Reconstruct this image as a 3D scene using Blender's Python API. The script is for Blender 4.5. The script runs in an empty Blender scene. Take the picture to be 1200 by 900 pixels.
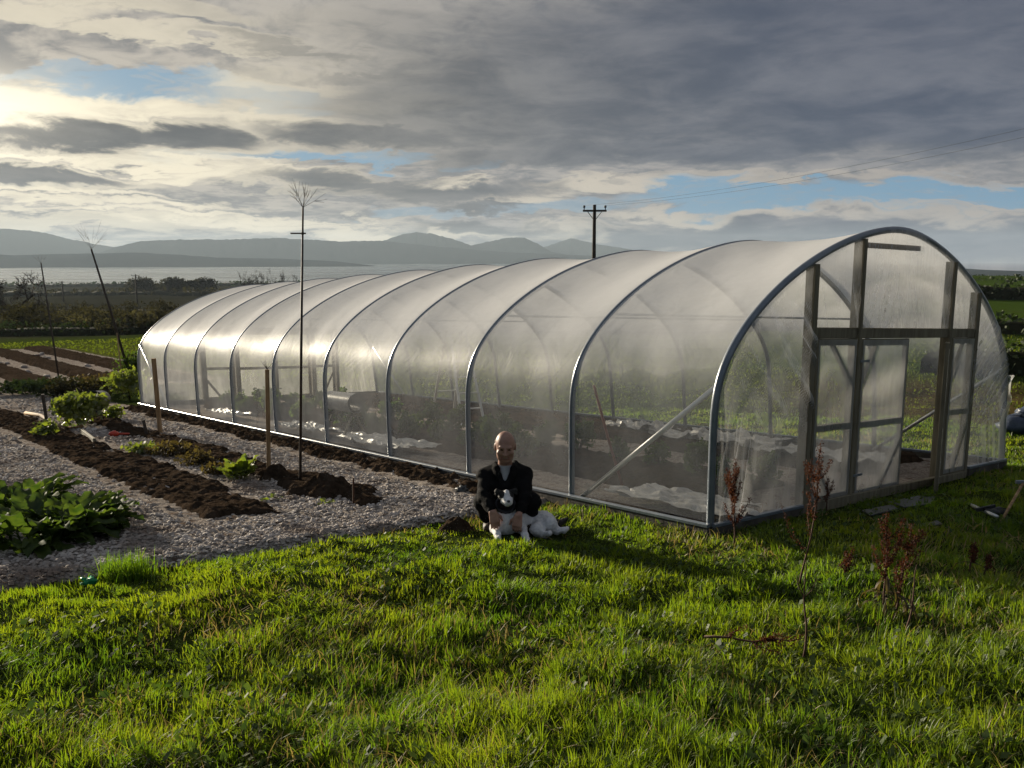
import bpy, math, random
import numpy as np
from mathutils import Vector, Matrix

rng = np.random.default_rng(7)
random.seed(7)
scene = bpy.context.scene
C = scene.collection

# ------------------------------------------------------------------ camera maths
F_PX = 1034.0
PITCH = math.atan(148 / F_PX)
CP, SP = math.cos(PITCH), math.sin(PITCH)
CAM_H = 1.75
SUN_AZ = math.radians(-45.0)      # measured from +Y towards +X
SUN_EL = math.radians(11.0)
EXPOSURE = 1.2
USE_HAZE = True
GRASS_DENSITY = 1.0


def sst(a, b, x):
    t = np.clip((np.asarray(x, float) - a) / (b - a), 0, 1)
    return t * t * (3 - 2 * t)


def ztable(kn):
    r = np.array([k[0] for k in kn], float)
    z = np.array([k[1] for k in kn], float)
    g = np.linspace(np.log(8), np.log(30008), 900)
    v = np.interp(g, np.log(r + 8), z)
    for _ in range(3):
        vp = np.concatenate([[v[0]] * 12, v, [v[-1]] * 12])
        v = np.convolve(vp, np.ones(25) / 25, 'valid')
    return g, v


LEFT = ztable([(0, 0), (10, -.81), (18, -1.42), (25, -1.85), (35, -2.25), (45, -2.5), (60, -3.1), (80, -4.5), (150, -8),
               (300, -13), (500, -16.5), (800, -21), (1000, -26), (1100, -31), (2000, -36), (30000, -36)])
RIGHT = ztable([(0, 0), (10, -.81), (14, -1.1), (20, -1.45), (30, -1.75), (50, -2.1), (80, -2.4), (120, -2.9), (200, -3.4),
                (300, -4.0), (350, -5), (600, -15), (1000, -27), (1100, -31), (2000, -36), (30000, -36)])


def ground(x, y):
    x = np.asarray(x, float)
    y = np.asarray(y, float)
    r = np.hypot(x, y)
    az = np.degrees(np.arctan2(x, y))
    g = np.log(r + 8)
    t = sst(8, 24, az)
    far = np.interp(g, *LEFT) * (1 - t) + np.interp(g, *RIGHT) * t
    near = -.004 * x - .081 * y
    near = np.where(near > 2., 2 + (near - 2) * .2, near)
    w = sst(18, 30, r) * sst(-2, 6, y)
    w = np.maximum(w, sst(60, 400, r))
    return near * (1 - w) + far * w


def gz(x, y):
    return float(ground(x, y))


def ray(px, py):
    u = 450 - py
    d = np.array([px - 600, F_PX * CP + u * SP, -F_PX * SP + u * CP])
    return d / d[1]


def at(px, py, Y):
    """point seen at a photo pixel, Y metres in front of the camera"""
    d = ray(px, py) * Y
    return np.array([d[0], Y, CAM_H + d[2]])


def foot(px, py):
    """point of the ground seen at a photo pixel"""
    d = ray(px, py)
    t = .8
    while t < 3000:
        if CAM_H + d[2] * t < gz(d[0] * t, t):
            break
        t *= 1.0015
    return np.array([d[0] * t, t, gz(d[0] * t, t)])


def stand(px, Y, off=0.):
    """point of the ground under a photo column at distance Y"""
    x = (px - 600) / F_PX * Y * 1.0
    return np.array([x, Y, gz(x, Y) + off])


# tunnel frame: s along its length, u across, h up
T0 = np.array([1.701, 7.326, -.602])
T_AZ = .6907
TA = np.array([-math.sin(T_AZ), math.cos(T_AZ), -.0599])
TB = np.array([math.cos(T_AZ), math.sin(T_AZ), -.0545])
TU = np.array([-.0107, -.0431, 1.])
BAY, NBAY, TW, TH, THS, TN = 1.7245, 9, 6.0, 2.787, 1.2, 1.62
TLEN = BAY * NBAY


def tp(s, u, h=0.):
    return T0 + TA * s + TB * u + TU * h


def su_xy(s, u):
    s = np.asarray(s, float)
    u = np.asarray(u, float)
    return T0[0] + TA[0] * s + TB[0] * u, T0[1] + TA[1] * s + TB[1] * u


def xy_su(x, y):
    dx, dy = np.asarray(x) - T0[0], np.asarray(y) - T0[1]
    det = TA[0] * TB[1] - TA[1] * TB[0]
    return (dx * TB[1] - dy * TB[0]) / det, (TA[0] * dy - TA[1] * dx) / det


# ------------------------------------------------------------------ noise
def _hash(ix, iy, seed):
    h = (ix.astype(np.int64) * 374761393 + iy.astype(np.int64) * 668265263 + seed * 974711) & 0xffffffff
    h = ((h ^ (h >> 13)) * 1274126177) & 0xffffffff
    return ((h ^ (h >> 16)) & 0xffff) / 65535.0


def vnoise(x, y, seed=0):
    x = np.asarray(x, float)
    y = np.asarray(y, float)
    ix, iy = np.floor(x), np.floor(y)
    fx, fy = x - ix, y - iy
    fx = fx * fx * (3 - 2 * fx)
    fy = fy * fy * (3 - 2 * fy)
    a = _hash(ix, iy, seed)
    b = _hash(ix + 1, iy, seed)
    c = _hash(ix, iy + 1, seed)
    d = _hash(ix + 1, iy + 1, seed)
    return (a * (1 - fx) + b * fx) * (1 - fy) + (c * (1 - fx) + d * fx) * fy


def fbm(x, y, seed=0, oct=4):
    v, a, t = 0, .5, 0
    for k in range(oct):
        v = v + a * vnoise(np.asarray(x) * 2 ** k + 17.3 * k, np.asarray(y) * 2 ** k - 9.1 * k, seed + k)
        t += a
        a *= .5
    return v / t


# ------------------------------------------------------------------ objects
def link(name, me, mats=(), parent=None):
    o = bpy.data.objects.new(name, me)
    C.objects.link(o)
    if me is not None and not me.materials:
        for m in (mats if isinstance(mats, (list, tuple)) else [mats]):
            me.materials.append(m)
    if parent is not None:
        o.parent = parent
        o.matrix_parent_inverse = Matrix()
    return o


def tag(o, label=None, cat=None, group=None, kind=None):
    if label:
        o['label'] = label
    if cat:
        o['category'] = cat
    if group:
        o['group'] = group
    if kind:
        o['kind'] = kind
    return o


def thing(name, loc, label, cat, group=None, rz=0.):
    o = bpy.data.objects.new(name, None)
    C.objects.link(o)
    o.empty_display_size = .1
    o.location = loc
    o.rotation_euler = (0, 0, rz)
    return tag(o, label, cat, group)


def copy_tree(o, parent=None):
    c = o.copy()
    C.objects.link(c)
    if parent is not None:
        c.parent = parent
    for ch in list(o.children):
        copy_tree(ch, c)
    return c


def mesh_np(name, V, faces, mat_idx=None, smooth=False):
    """faces: list of (n,k) int arrays"""
    me = bpy.data.meshes.new(name)
    V = np.asarray(V, np.float32)
    me.vertices.add(len(V))
    me.vertices.foreach_set('co', V.ravel())
    tot = np.concatenate([np.full(len(f), f.shape[1], np.int32) for f in faces])
    idx = np.concatenate([f.ravel() for f in faces]).astype(np.int32)
    start = np.concatenate([[0], np.cumsum(tot)[:-1]]).astype(np.int32)
    me.loops.add(len(idx))
    me.loops.foreach_set('vertex_index', idx)
    me.polygons.add(len(tot))
    me.polygons.foreach_set('loop_start', start)
    me.polygons.foreach_set('loop_total', tot)
    if mat_idx is not None:
        me.polygons.foreach_set('material_index', np.asarray(mat_idx, np.int32))
    me.polygons.foreach_set('use_smooth', np.full(len(tot), smooth, bool))
    me.update(calc_edges=True)
    me.validate()
    return me


def grid_faces(nu, nv, wrap=False):
    i = np.arange(nu - (0 if wrap else 1))[:, None]
    j = np.arange(nv - 1)[None, :]
    a = i * nv + j
    b = ((i + 1) % nu) * nv + j
    return np.stack([a, b, b + 1, a + 1], -1).reshape(-1, 4)


class MB:
    """collects solid shapes in world space and links them as one mesh"""

    def __init__(self, org=(0, 0, 0)):
        self.v, self.f, self.m, self.sm, self.n = [], [], [], [], 0
        self.o = np.array(org, float)

    def add(self, V, F, mi=0, smooth=False):
        V = np.asarray(V, float)
        self.v.append(V)
        for f in F:
            self.f.append([int(k) + self.n for k in f])
            self.m.append(mi)
            self.sm.append(smooth)
        self.n += len(V)

    def beam(self, p0, p1, w, d, side=(0, 0, 1), mi=0, bev=0.004):
        """box from p0 to p1, w wide along side, d deep across, chamfered"""
        p0, p1 = np.array(p0, float), np.array(p1, float)
        ax = p1 - p0
        L = np.linalg.norm(ax)
        ax /= L
        s = np.array(side, float)
        s = s - ax * (s @ ax)
        if np.linalg.norm(s) < 1e-4:
            s = np.array([1., 0, 0]) - ax * ax[0]
        s /= np.linalg.norm(s)
        t = np.cross(ax, s)
        b = min(bev, w * .2, d * .2)
        prof = []
        for sx, sy in ((1, 1), (-1, 1), (-1, -1), (1, -1)):
            q = [(sx * (w / 2 - b), sy * d / 2), (sx * w / 2, sy * (d / 2 - b))]
            if sx * sy > 0:
                q.reverse()
            prof += q
        V = []
        for pp in (p0, p1):
            V += [pp + s * a + t * c for a, c in prof]
        n = len(prof)
        Fc = [[i, (i + 1) % n, n + (i + 1) % n, n + i] for i in range(n)] + [list(range(n))[::-1], list(range(n, 2 * n))]
        self.add(V, Fc, mi)

    def tube(self, pts, rad, n=8, mi=0, closed=True):
        pts = np.asarray(pts, float)
        k = len(pts)
        rad = np.full(k, rad, float) if np.isscalar(rad) else np.asarray(rad, float)
        tan = np.gradient(pts, axis=0)
        tan /= np.linalg.norm(tan, axis=1)[:, None] + 1e-12
        ref = np.array([0, 0, 1.]) if abs(tan[0][2]) < .9 else np.array([1., 0, 0])
        V = []
        nrm = np.cross(tan[0], ref)
        nrm /= np.linalg.norm(nrm)
        for i in range(k):
            nrm = nrm - tan[i] * (nrm @ tan[i])
            nrm /= np.linalg.norm(nrm) + 1e-12
            bi = np.cross(tan[i], nrm)
            a = np.arange(n) * 2 * math.pi / n
            V.append(pts[i] + rad[i] * (np.cos(a)[:, None] * nrm + np.sin(a)[:, None] * bi))
        V = np.concatenate(V)
        Fc = []
        for i in range(k - 1):
            for j in range(n):
                Fc.append([i * n + j, i * n + (j + 1) % n, (i + 1) * n + (j + 1) % n, (i + 1) * n + j])
        if closed:
            Fc += [list(range(n))[::-1], [(k - 1) * n + j for j in range(n)]]
        self.add(V, Fc, mi, n > 4)

    def blob(self, c, r, seed=0, rough=.25, mi=0, lat=7, lon=9):
        c = np.array(c, float)
        r = np.array(r if hasattr(r, '__len__') else (r, r, r), float)
        q = np.random.default_rng(seed)
        V = [c + np.array([0, 0, r[2]])]
        for i in range(1, lat):
            th = math.pi * i / lat
            for j in range(lon):
                ph = 2 * math.pi * j / lon
                k = 1 + rough * (q.random() - .5) * 2
                V.append(c + r * k * np.array([math.sin(th) * math.cos(ph), math.sin(th) * math.sin(ph), math.cos(th)]))
        V.append(c - np.array([0, 0, r[2]]))
        Fc = [[0, 1 + j, 1 + (j + 1) % lon] for j in range(lon)]
        for i in range(lat - 2):
            for j in range(lon):
                a, b = 1 + i * lon + j, 1 + i * lon + (j + 1) % lon
                Fc.append([a, a + lon, b + lon, b])
        l = len(V) - 1
        Fc += [[l, l - lon + (j + 1) % lon, l - lon + j] for j in range(lon)]
        self.add(V, Fc, mi, True)

    def quads(self, P, mi=0, smooth=False):
        """P (n,4,3)"""
        n = len(P)
        V = np.asarray(P, float).reshape(-1, 3)
        self.add(V, np.arange(4 * n).reshape(n, 4), mi, smooth)

    def sheet(self, G3, mi=0, smooth=True):
        nu, nv = G3.shape[:2]
        self.add(G3.reshape(-1, 3), grid_faces(nu, nv), mi, smooth)

    def build(self, name, mats, parent=None):
        V = np.concatenate(self.v) - self.o
        me = bpy.data.meshes.new(name)
        me.from_pydata(V.tolist(), [], self.f)
        me.polygons.foreach_set('material_index', np.array(self.m, np.int32))
        me.polygons.foreach_set('use_smooth', np.array(self.sm, bool))
        me.update()
        o = link(name, me, mats, parent)
        if parent is None:
            o.location = self.o
        return o


# ------------------------------------------------------------------ node shorthand
class S:
    """a shader socket with arithmetic"""

    def __init__(self, nt, sock):
        self.nt, self.s = nt, sock

    def _m(self, op, b=None, c=None, clamp=False):
        n = self.nt.nodes.new('ShaderNodeMath')
        n.operation = op
        n.use_clamp = clamp
        for i, v in enumerate((self, b, c)):
            if v is None:
                continue
            if isinstance(v, S):
                self.nt.links.new(v.s, n.inputs[i])
            else:
                n.inputs[i].default_value = float(v)
        return S(self.nt, n.outputs[0])

    def __add__(self, b): return self._m('ADD', b)
    __radd__ = __add__
    def __sub__(self, b): return self._m('SUBTRACT', b)
    def __rsub__(self, b): return (self * -1.0) + b
    def __mul__(self, b): return self._m('MULTIPLY', b)
    __rmul__ = __mul__
    def __truediv__(self, b): return self._m('DIVIDE', b)
    def pow(self, b): return self._m('POWER', b)
    def exp(self): return self._m('EXPONENT')
    def abs(self): return self._m('ABSOLUTE')
    def max(self, b): return self._m('MAXIMUM', b)
    def min(self, b): return self._m('MINIMUM', b)
    def clamp(self): return self._m('ADD', 0., clamp=True)

    def step(self, a, b, lo=0., hi=1.):
        n = self.nt.nodes.new('ShaderNodeMapRange')
        n.interpolation_type = 'SMOOTHSTEP'
        self.nt.links.new(self.s, n.inputs[0])
        for i, v in enumerate((a, b, lo, hi)):
            n.inputs[i + 1].default_value = v
        return S(self.nt, n.outputs[0])


def node(nt, typ, **kw):
    n = nt.nodes.new(typ)
    for k, v in kw.items():
        setattr(n, k, v)
    return n


def setin(nt, sock, v):
    if isinstance(v, S):
        nt.links.new(v.s, sock)
    elif hasattr(v, 'is_output'):
        nt.links.new(v, sock)
    else:
        sock.default_value = v


def cmix(nt, fac, a, b, mode='MIX'):
    n = node(nt, 'ShaderNodeMix', data_type='RGBA', blend_type=mode)
    setin(nt, n.inputs[0], fac)
    for i, v in ((6, a), (7, b)):
        if isinstance(v, (tuple, list)):
            v = tuple(v) + (1.,) if len(v) == 3 else v
        setin(nt, n.inputs[i], v)
    return S(nt, n.outputs[2])


def noise(nt, vec, scale, detail=4., rough=.55, dist=0.):
    n = node(nt, 'ShaderNodeTexNoise')
    if vec is not None:
        setin(nt, n.inputs['Vector'], vec)
    n.inputs['Scale'].default_value = scale
    n.inputs['Detail'].default_value = detail
    n.inputs['Roughness'].default_value = rough
    n.inputs['Distortion'].default_value = dist
    return S(nt, n.outputs[0])


def combine(nt, x, y, z):
    n = node(nt, 'ShaderNodeCombineXYZ')
    for i, v in enumerate((x, y, z)):
        setin(nt, n.inputs[i], v)
    return S(nt, n.outputs[0])


def new_mat(name):
    m = bpy.data.materials.new(name)
    m.use_nodes = True
    nt = m.node_tree
    nt.nodes.clear()
    return m, nt, node(nt, 'ShaderNodeOutputMaterial')


def pos(nt):
    return S(nt, node(nt, 'ShaderNodeNewGeometry').outputs['Position'])


def objco(nt):
    return S(nt, node(nt, 'ShaderNodeTexCoord').outputs['Object'])


def surf(name, c1, c2, scale=8., rough=.8, bump=.3, bscale=None, metal=0., spec=.3, detail=6., c3=None, stretch=None, bdist=.02):
    """principled surface whose colour wanders between c1 and c2 with matching bumps"""
    m, nt, out = new_mat(name)
    co = objco(nt)
    if stretch:
        mp = node(nt, 'ShaderNodeMapping')
        setin(nt, mp.inputs[0], co)
        mp.inputs['Scale'].default_value = stretch
        co = S(nt, mp.outputs[0])
    n1 = noise(nt, co, scale, detail, .6)
    col = cmix(nt, n1.step(.3, .7), c1, c2)
    if c3:
        col = cmix(nt, noise(nt, co, scale * .23, 3.).step(.5, .68), col, c3)
    p = node(nt, 'ShaderNodeBsdfPrincipled')
    setin(nt, p.inputs['Base Color'], col)
    p.inputs['Roughness'].default_value = rough
    p.inputs['Metallic'].default_value = metal
    p.inputs['Specular IOR Level'].default_value = spec
    if bump:
        b = node(nt, 'ShaderNodeBump')
        b.inputs['Strength'].default_value = bump
        b.inputs['Distance'].default_value = bdist
        setin(nt, b.inputs['Height'], noise(nt, co, bscale or scale * 2, detail, .65))
        nt.links.new(b.outputs[0], p.inputs['Normal'])
    nt.links.new(p.outputs[0], out.inputs[0])
    return m


def leafmat(name, c1, c2, trans=.45, rough=.5, gloss=.06, attr=None, scale=4., tcol=None):
    """leaf: diffuse + translucent + a little gloss, hue wandering between c1 and c2"""
    m, nt, out = new_mat(name)
    if attr:
        a = node(nt, 'ShaderNodeAttribute', attribute_name=attr)
        fac = S(nt, a.outputs['Fac'])
    else:
        fac = noise(nt, pos(nt), scale, 3.).step(.3, .7)
    col = cmix(nt, fac, c1, c2)
    d = node(nt, 'ShaderNodeBsdfDiffuse')
    setin(nt, d.inputs[0], col)
    t = node(nt, 'ShaderNodeBsdfTranslucent')
    setin(nt, t.inputs[0], cmix(nt, 1., col, tcol or (1.5, 1.6, .7), 'MULTIPLY'))
    mx = node(nt, 'ShaderNodeMixShader')
    mx.inputs[0].default_value = trans
    nt.links.new(d.outputs[0], mx.inputs[1])
    nt.links.new(t.outputs[0], mx.inputs[2])
    g = node(nt, 'ShaderNodeBsdfGlossy')
    g.inputs['Color'].default_value = (1, 1, 1, 1)
    g.inputs['Roughness'].default_value = rough
    m2 = node(nt, 'ShaderNodeMixShader')
    m2.inputs[0].default_value = gloss
    nt.links.new(mx.outputs[0], m2.inputs[1])
    nt.links.new(g.outputs[0], m2.inputs[2])
    nt.links.new(m2.outputs[0], out.inputs[0])
    return m


# ------------------------------------------------------------------ camera, sun, sky
cam = bpy.data.cameras.new('camera')
cam.sensor_width = 36
cam.lens = F_PX / 1200 * 36
cam.clip_start = .05
cam.clip_end = 60000
camo = bpy.data.objects.new('camera', cam)
C.objects.link(camo)
camo.location = (0, 0, CAM_H)
camo.rotation_euler = (math.pi / 2 - PITCH, 0, 0)
scene.camera = camo

sl = bpy.data.lights.new('sun', 'SUN')
sl.energy = 5.0
sl.angle = math.radians(2.4)
sl.color = (1.0, .88, .69)
so = bpy.data.objects.new('sun', sl)
C.objects.link(so)
SUN_DIR = Vector((math.sin(SUN_AZ) * math.cos(SUN_EL), math.cos(SUN_AZ) * math.cos(SUN_EL), math.sin(SUN_EL)))
so.rotation_euler = SUN_DIR.to_track_quat('Z', 'Y').to_euler()
so.location = SUN_DIR * 60

scene.view_settings.view_transform = 'Standard'
scene.view_settings.look = 'None'
scene.view_settings.exposure = EXPOSURE
scene.view_settings.gamma = 1
scene.view_settings.use_curve_mapping = False
cy = scene.cycles
cy.max_bounces = 8
cy.diffuse_bounces = 3
cy.glossy_bounces = 3
cy.transmission_bounces = 6
cy.transparent_max_bounces = 24
cy.volume_bounces = 0
cy.sample_clamp_indirect = 4.
cy.caustics_reflective = False
cy.caustics_refractive = False
cy.use_denoising = True

world = bpy.data.worlds.new("World")
scene.world = world
world.use_nodes = True
wt = world.node_tree
wt.nodes.clear()
wout = node(wt, 'ShaderNodeOutputWorld')
bg = node(wt, 'ShaderNodeBackground')
bg.inputs['Strength'].default_value = .1
wt.links.new(bg.outputs[0], wout.inputs[0])
KS = 10 / 2 ** EXPOSURE           # display-linear colour -> raw sky value
tc = node(wt, 'ShaderNodeTexCoord')
sep = node(wt, 'ShaderNodeSeparateXYZ')
wt.links.new(tc.outputs['Generated'], sep.inputs[0])
dx, dy, dz = (S(wt, sep.outputs[i]) for i in range(3))
DEG = 180 / math.pi
az = dx._m('ARCTAN2', dy) * DEG
el = dz.min(1.).max(-1.)._m('ARCSINE') * DEG


def azel(px, py):
    d = ray(px, py)
    return math.degrees(math.atan2(d[0], d[1])), math.degrees(math.atan2(d[2], math.hypot(d[0], d[1])))


sky = node(wt, 'ShaderNodeTexSky', sky_type='NISHITA')
sky.sun_disc = False
sky.sun_elevation = SUN_EL
sky.sun_rotation = SUN_AZ
sky.air_density = 1.0
sky.dust_density = 1.5
sky.ozone_density = 2.0
clear = cmix(wt, 1., S(wt, sky.outputs[0]), (.62, .78, .95), 'MULTIPLY')

# cloud texture spaces: a flat deck seen in perspective, and the bands near the horizon
den = dz.max(0.) + .13
deck = combine(wt, dx / den, dy / den, dz * .5)
band = combine(wt, az * .05, el * .17, 0.)
nA = noise(wt, deck, .75, 7., .58, .25)
nB = noise(wt, deck, 2.6, 8., .62, .5)
nE = noise(wt, deck, 7.5, 6., .6, .8)
nC = noise(wt, band, 1.2, 9., .6, .5)
nD = noise(wt, band, 4.2, 8., .62, .6)
nF = noise(wt, combine(wt, az * .05, el * .17, 7.3), 1.5, 9., .6, .5)
azw = az + (nC - .5) * 13. + (nD - .5) * 5.          # wandering cloud edges
elw = el + (nF - .5) * 4.6 + (nD - .5) * 2.4

# closeness to the hidden sun
SX, SY = azel(-70, 130)
glow = ((((az - SX) / 20.).pow(2.) + ((el - SY) / 10.).pow(2.)) * -1.).exp()
wide = ((((az - SX) / 36.).pow(2.) + ((el - SY) / 20.).pow(2.)) * -1.).exp()


def blobmask(px, py, rx, ry, a=1.25, b=.45):
    a0, e0 = azel(px, py)
    q = ((azw - a0) / (rx * .055)).pow(2.) + ((elw - e0) / (ry * .055)).pow(2.)
    return q.step(a, b)


def cover(items, soft=(1.3, .4)):
    out = None
    for it in items:
        k = it[4] if len(it) > 4 else 1.
        bm = blobmask(*it[:4], *soft) * k
        out = bm if out is None else out.max(bm)
    return out


def kc(*c):
    return tuple(KS * v for v in c) + (1,)


# high thin cloud: creamy near the sun, mauve-grey away from it, rippled
hi = cmix(wt, wide, kc(.27, .265, .275), kc(.56, .51, .43))
lo_ = cmix(wt, wide, kc(.155, .165, .19), kc(.24, .235, .23))
rip = (nB * .55 + nE * .45).step(.40, .60)
col = cmix(wt, rip, lo_, hi)
# openings to the blue
opening = cover([(215, 99, 150, 14), (335, 124, 50, 10), (70, 80, 60, 10, .7), (440, 187, 60, 8), (360, 185, 60, 6), (985, 234, 260, 14), (860, 228, 110, 12), (1120, 224, 150, 14),
                 (640, 243, 100, 7, .6), (20, 212, 90, 5, .6), (560, 190, 40, 7, .7), (250, 187, 80, 6, .8), (480, 246, 60, 6, .6)], (1.2, .5))
blue = cmix(wt, .88, clear, kc(.115, .265, .43))
blue = cmix(wt, wide * .55, blue, kc(.25, .34, .41))
blue = cmix(wt, nE.step(.5, .72) * .5, blue, hi)
back = (dy * 1.).step(.25, -.3)
open_b = nA.step(.60, .42, 0., .5) * back
col = cmix(wt, opening.max(open_b), col, blue)
# bright cream banks
cream = cmix(wt, wide, kc(.36, .325, .30), kc(1.02, .91, .68))
streak = cover([(40, 114, 190, 17), (20, 138, 110, 20), (250, 136, 150, 9), (370, 146, 70, 8), (130, 186, 200, 5), (310, 203, 120, 7), (240, 192, 90, 4), (60, 222, 150, 4), (520, 212, 60, 5), (90, 236, 200, 6), (250, 252, 200, 5), (330, 262, 180, 6),
                (440, 268, 160, 6), (640, 264, 110, 7), (610, 232, 60, 7), (840, 251, 150, 6), (1060, 250, 170, 6), (1150, 238, 110, 4), (700, 222, 120, 6), (900, 212, 190, 5, .8), (1130, 210, 120, 4, .7), (330, 95, 90, 6, .6), (480, 120, 90, 8, .4)], (1.5, .2))
col = cmix(wt, streak * (nD.step(.25, .6) * .5 + .5), col, cream)
# grey cloud banks with lit rims
dark = cover([(140, 161, 185, 17), (70, 205, 120, 11), (420, 158, 160, 20), (400, 213, 115, 12), (520, 224, 130, 12), (560, 240, 60, 6), (700, 120, 400, 62, .9), (960, 60, 520, 100, .95), (660, 30, 300, 36, .6), (1120, 130, 360, 50),
              (760, 180, 300, 19, .9), (950, 273, 340, 17), (1180, 282, 300, 24), (740, 276, 170, 13), (560, 262, 80, 6), (60, 268, 150, 9, .6), (330, 55, 110, 9, .8), (420, 84, 90, 10, .8), (180, 12, 110, 12, .6), (150, 44, 60, 6, .5), (60, 20, 60, 8, .5)], (1.6, .2))
tex = (nB * .4 + nC * .35 + nD * .25).step(.38, .62)
dk_far = cmix(wt, tex, kc(.050, .070, .118), kc(.142, .156, .200))
dk_near = cmix(wt, tex, kc(.095, .098, .104), kc(.205, .20, .195))
deep = ((((az - 26.) / 20.).pow(2.) + ((el - 20.) / 7.).pow(2.)) * -1.).exp()
dk_far = cmix(wt, deep * .75, dk_far, kc(.048, .063, .112))
dcol = cmix(wt, wide.step(.02, .7), dk_far, dk_near)
rim = dark * (1. - dark) * 4. * glow.step(.02, .6)
col = cmix(wt, dark * .96, col, dcol)
col = cmix(wt, rim * .6, col, cream)
# the far side of the sky is a plain grey deck
col = cmix(wt, back * (1. - open_b) * .8, col, cmix(wt, nA.step(.3, .7), kc(.16, .19, .24), kc(.34, .36, .40)))
# brightest just beside the sun
halo = ((((az - SX) / 5.5).pow(2.) + ((el - SY) / 2.2).pow(2.)) * -1.).exp() * (1. - dark * .85)
col = cmix(wt, halo, col, kc(1.5, 1.35, 1.05))
wt.links.new(col.s, bg.inputs[0])
world.cycles.sampling_method = 'MANUAL'
world.cycles.sample_map_resolution = 512

# ------------------------------------------------------------------ haze
HAZE_TOP = 182.
hz = MB()
hx, hy0, hy1, hb = 7200., -60., 7300., -38.5
c8 = [(-hx, hy0, hb), (hx, hy0, hb), (hx, hy1, hb), (-hx, hy1, hb), (-hx, hy0, HAZE_TOP), (hx, hy0, HAZE_TOP), (hx, hy1, HAZE_TOP), (-hx, hy1, HAZE_TOP)]
hz.add(c8, [[3, 2, 1, 0], [4, 5, 6, 7], [0, 1, 5, 4], [1, 2, 6, 5], [2, 3, 7, 6], [3, 0, 4, 7]])
hm, ht, ho = new_mat('haze_air')
pv = node(ht, 'ShaderNodeVolumePrincipled')
pv.inputs['Color'].default_value = (.50, .61, .72, 1)
pv.inputs['Density'].default_value = .000085
pv.inputs['Anisotropy'].default_value = .2
ht.links.new(pv.outputs[0], ho.inputs['Volume'])
if USE_HAZE:
    tag(hz.build('haze', hm), 'thin pale haze hanging over the bay and the far mountains', 'haze', kind='stuff')

# ------------------------------------------------------------------ terrain, water, hills
def polar(azs, rs):
    a, r = np.meshgrid(np.radians(azs), rs, indexing='ij')
    return r * np.sin(a), r * np.cos(a)


def in_tunnel(s, u, m=0.):
    return (s > -m) & (s < TLEN + m) & (u > -m) & (u < TW + m)


def plot_edge(u):
    """where the lawn ends and the stones begin (s as a function of u)"""
    return 1.93 + .13 * (fbm(u * 1.3, u * 0 + 3, 5) - .5) + .08 * (fbm(u * 6, u * 0 + 8, 6) - .5) + .12 * sst(-3.2, -5.2, u)


def in_plot(s, u, m=0.):
    return (s > plot_edge(u) - m) & (s < 44) & (u < .0) & (u > -12)


def lawn_bumps(x, y):
    b = .20 * (fbm(x * 1.2, y * 1.2, 21) - .5) + .11 * (fbm(x * 3.3, y * 3.3, 22, 3) - .5)
    s, u = xy_su(x, y)
    d = np.maximum(np.maximum(-s, s - TLEN), np.maximum(-u, u - TW))
    fl = sst(.0, .8, d)
    dip = 1 - sst(-.28, -.03, d)
    pl = sst(.0, .5, plot_edge(u) - s)
    pl = np.where(u > 0, 1., pl)
    return b * fl * pl * sst(40, 20, np.hypot(x, y)) - .05 * dip - np.where((u <= 0) & (s < 50), .05 * (1 - pl), 0)


def terrain_z(x, y):
    r = np.hypot(x, y)
    big = (fbm(x * .012, y * .012, 31) - .5) * sst(60, 300, r) * 5 + (fbm(x * .05, y * .05, 32) - .5) * sst(35, 120, r) * .9
    return ground(x, y) + lawn_bumps(x, y) + big * sst(1900, 1000, r)


azs = np.concatenate([np.arange(-180, -62, 4.), np.arange(-62, 62, .22), np.arange(62, 184, 4.)])
azs[-1] = 180
rs = np.exp(np.linspace(np.log(.5), np.log(1500), 430))
X, Y = polar(azs, rs)
Z = terrain_z(X, Y)
me = mesh_np('ground', np.stack([X, Y, Z], -1).reshape(-1, 3), [grid_faces(len(azs), len(rs))[:, ::-1]], smooth=True)
# what grows where: colour zones of the land
R = np.hypot(X, Y)
AZd = np.degrees(np.arctan2(X, Y))
s_, u_ = xy_su(X, Y)
field = np.stack([np.full(X.shape, v) for v in (.040, .058, .014)], -1)                 # pasture
n_ = fbm(X * .02, Y * .02, 41)[..., None]
rough_ = np.array([.034, .034, .020])                                                    # rough brown land
moor = sst(62, 85, R) * sst(12, 2, AZd)
field = field * (1 - moor[..., None]) + (rough_ * (.6 + .9 * n_)) * moor[..., None]
bright = sst(20, 34, R) * sst(12, 20, AZd)
field = field * (1 - bright[..., None]) + np.array([.050, .085, .014]) * (.8 + .4 * n_) * bright[..., None]
bank = sst(17, 20, R) * sst(31, 25, R) * sst(14, 20, AZd)
field = field * (1 - bank[..., None]) + np.array([.075, .060, .025]) * bank[..., None]
strip = sst(31, 34, s_) * sst(60, 45, R) * sst(10, 2, AZd)
field = field * (1 - strip[..., None]) + np.array([.085, .10, .022]) * strip[..., None]
ca = me.color_attributes.new('land', 'FLOAT_COLOR', 'POINT')
ca.data.foreach_set('color', np.concatenate([field, np.ones(field.shape[:2] + (1,))], -1).astype(np.float32).ravel())
gm, gt, go = new_mat('turf_soil')
at_ = node(gt, 'ShaderNodeAttribute', attribute_name='land')
gp = pos(gt)
nn = noise(gt, gp, 9., 6., .65)
gc = cmix(gt, nn.step(.35, .7), S(gt, at_.outputs['Color']), cmix(gt, 1., S(gt, at_.outputs['Color']), (.42, .38, .45), 'MULTIPLY'))
gc = cmix(gt, noise(gt, gp, .35, 5.).step(.55, .75) * .5, gc, (.045, .034, .018))
pb = node(gt, 'ShaderNodeBsdfPrincipled')
setin(gt, pb.inputs['Base Color'], gc)
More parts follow.
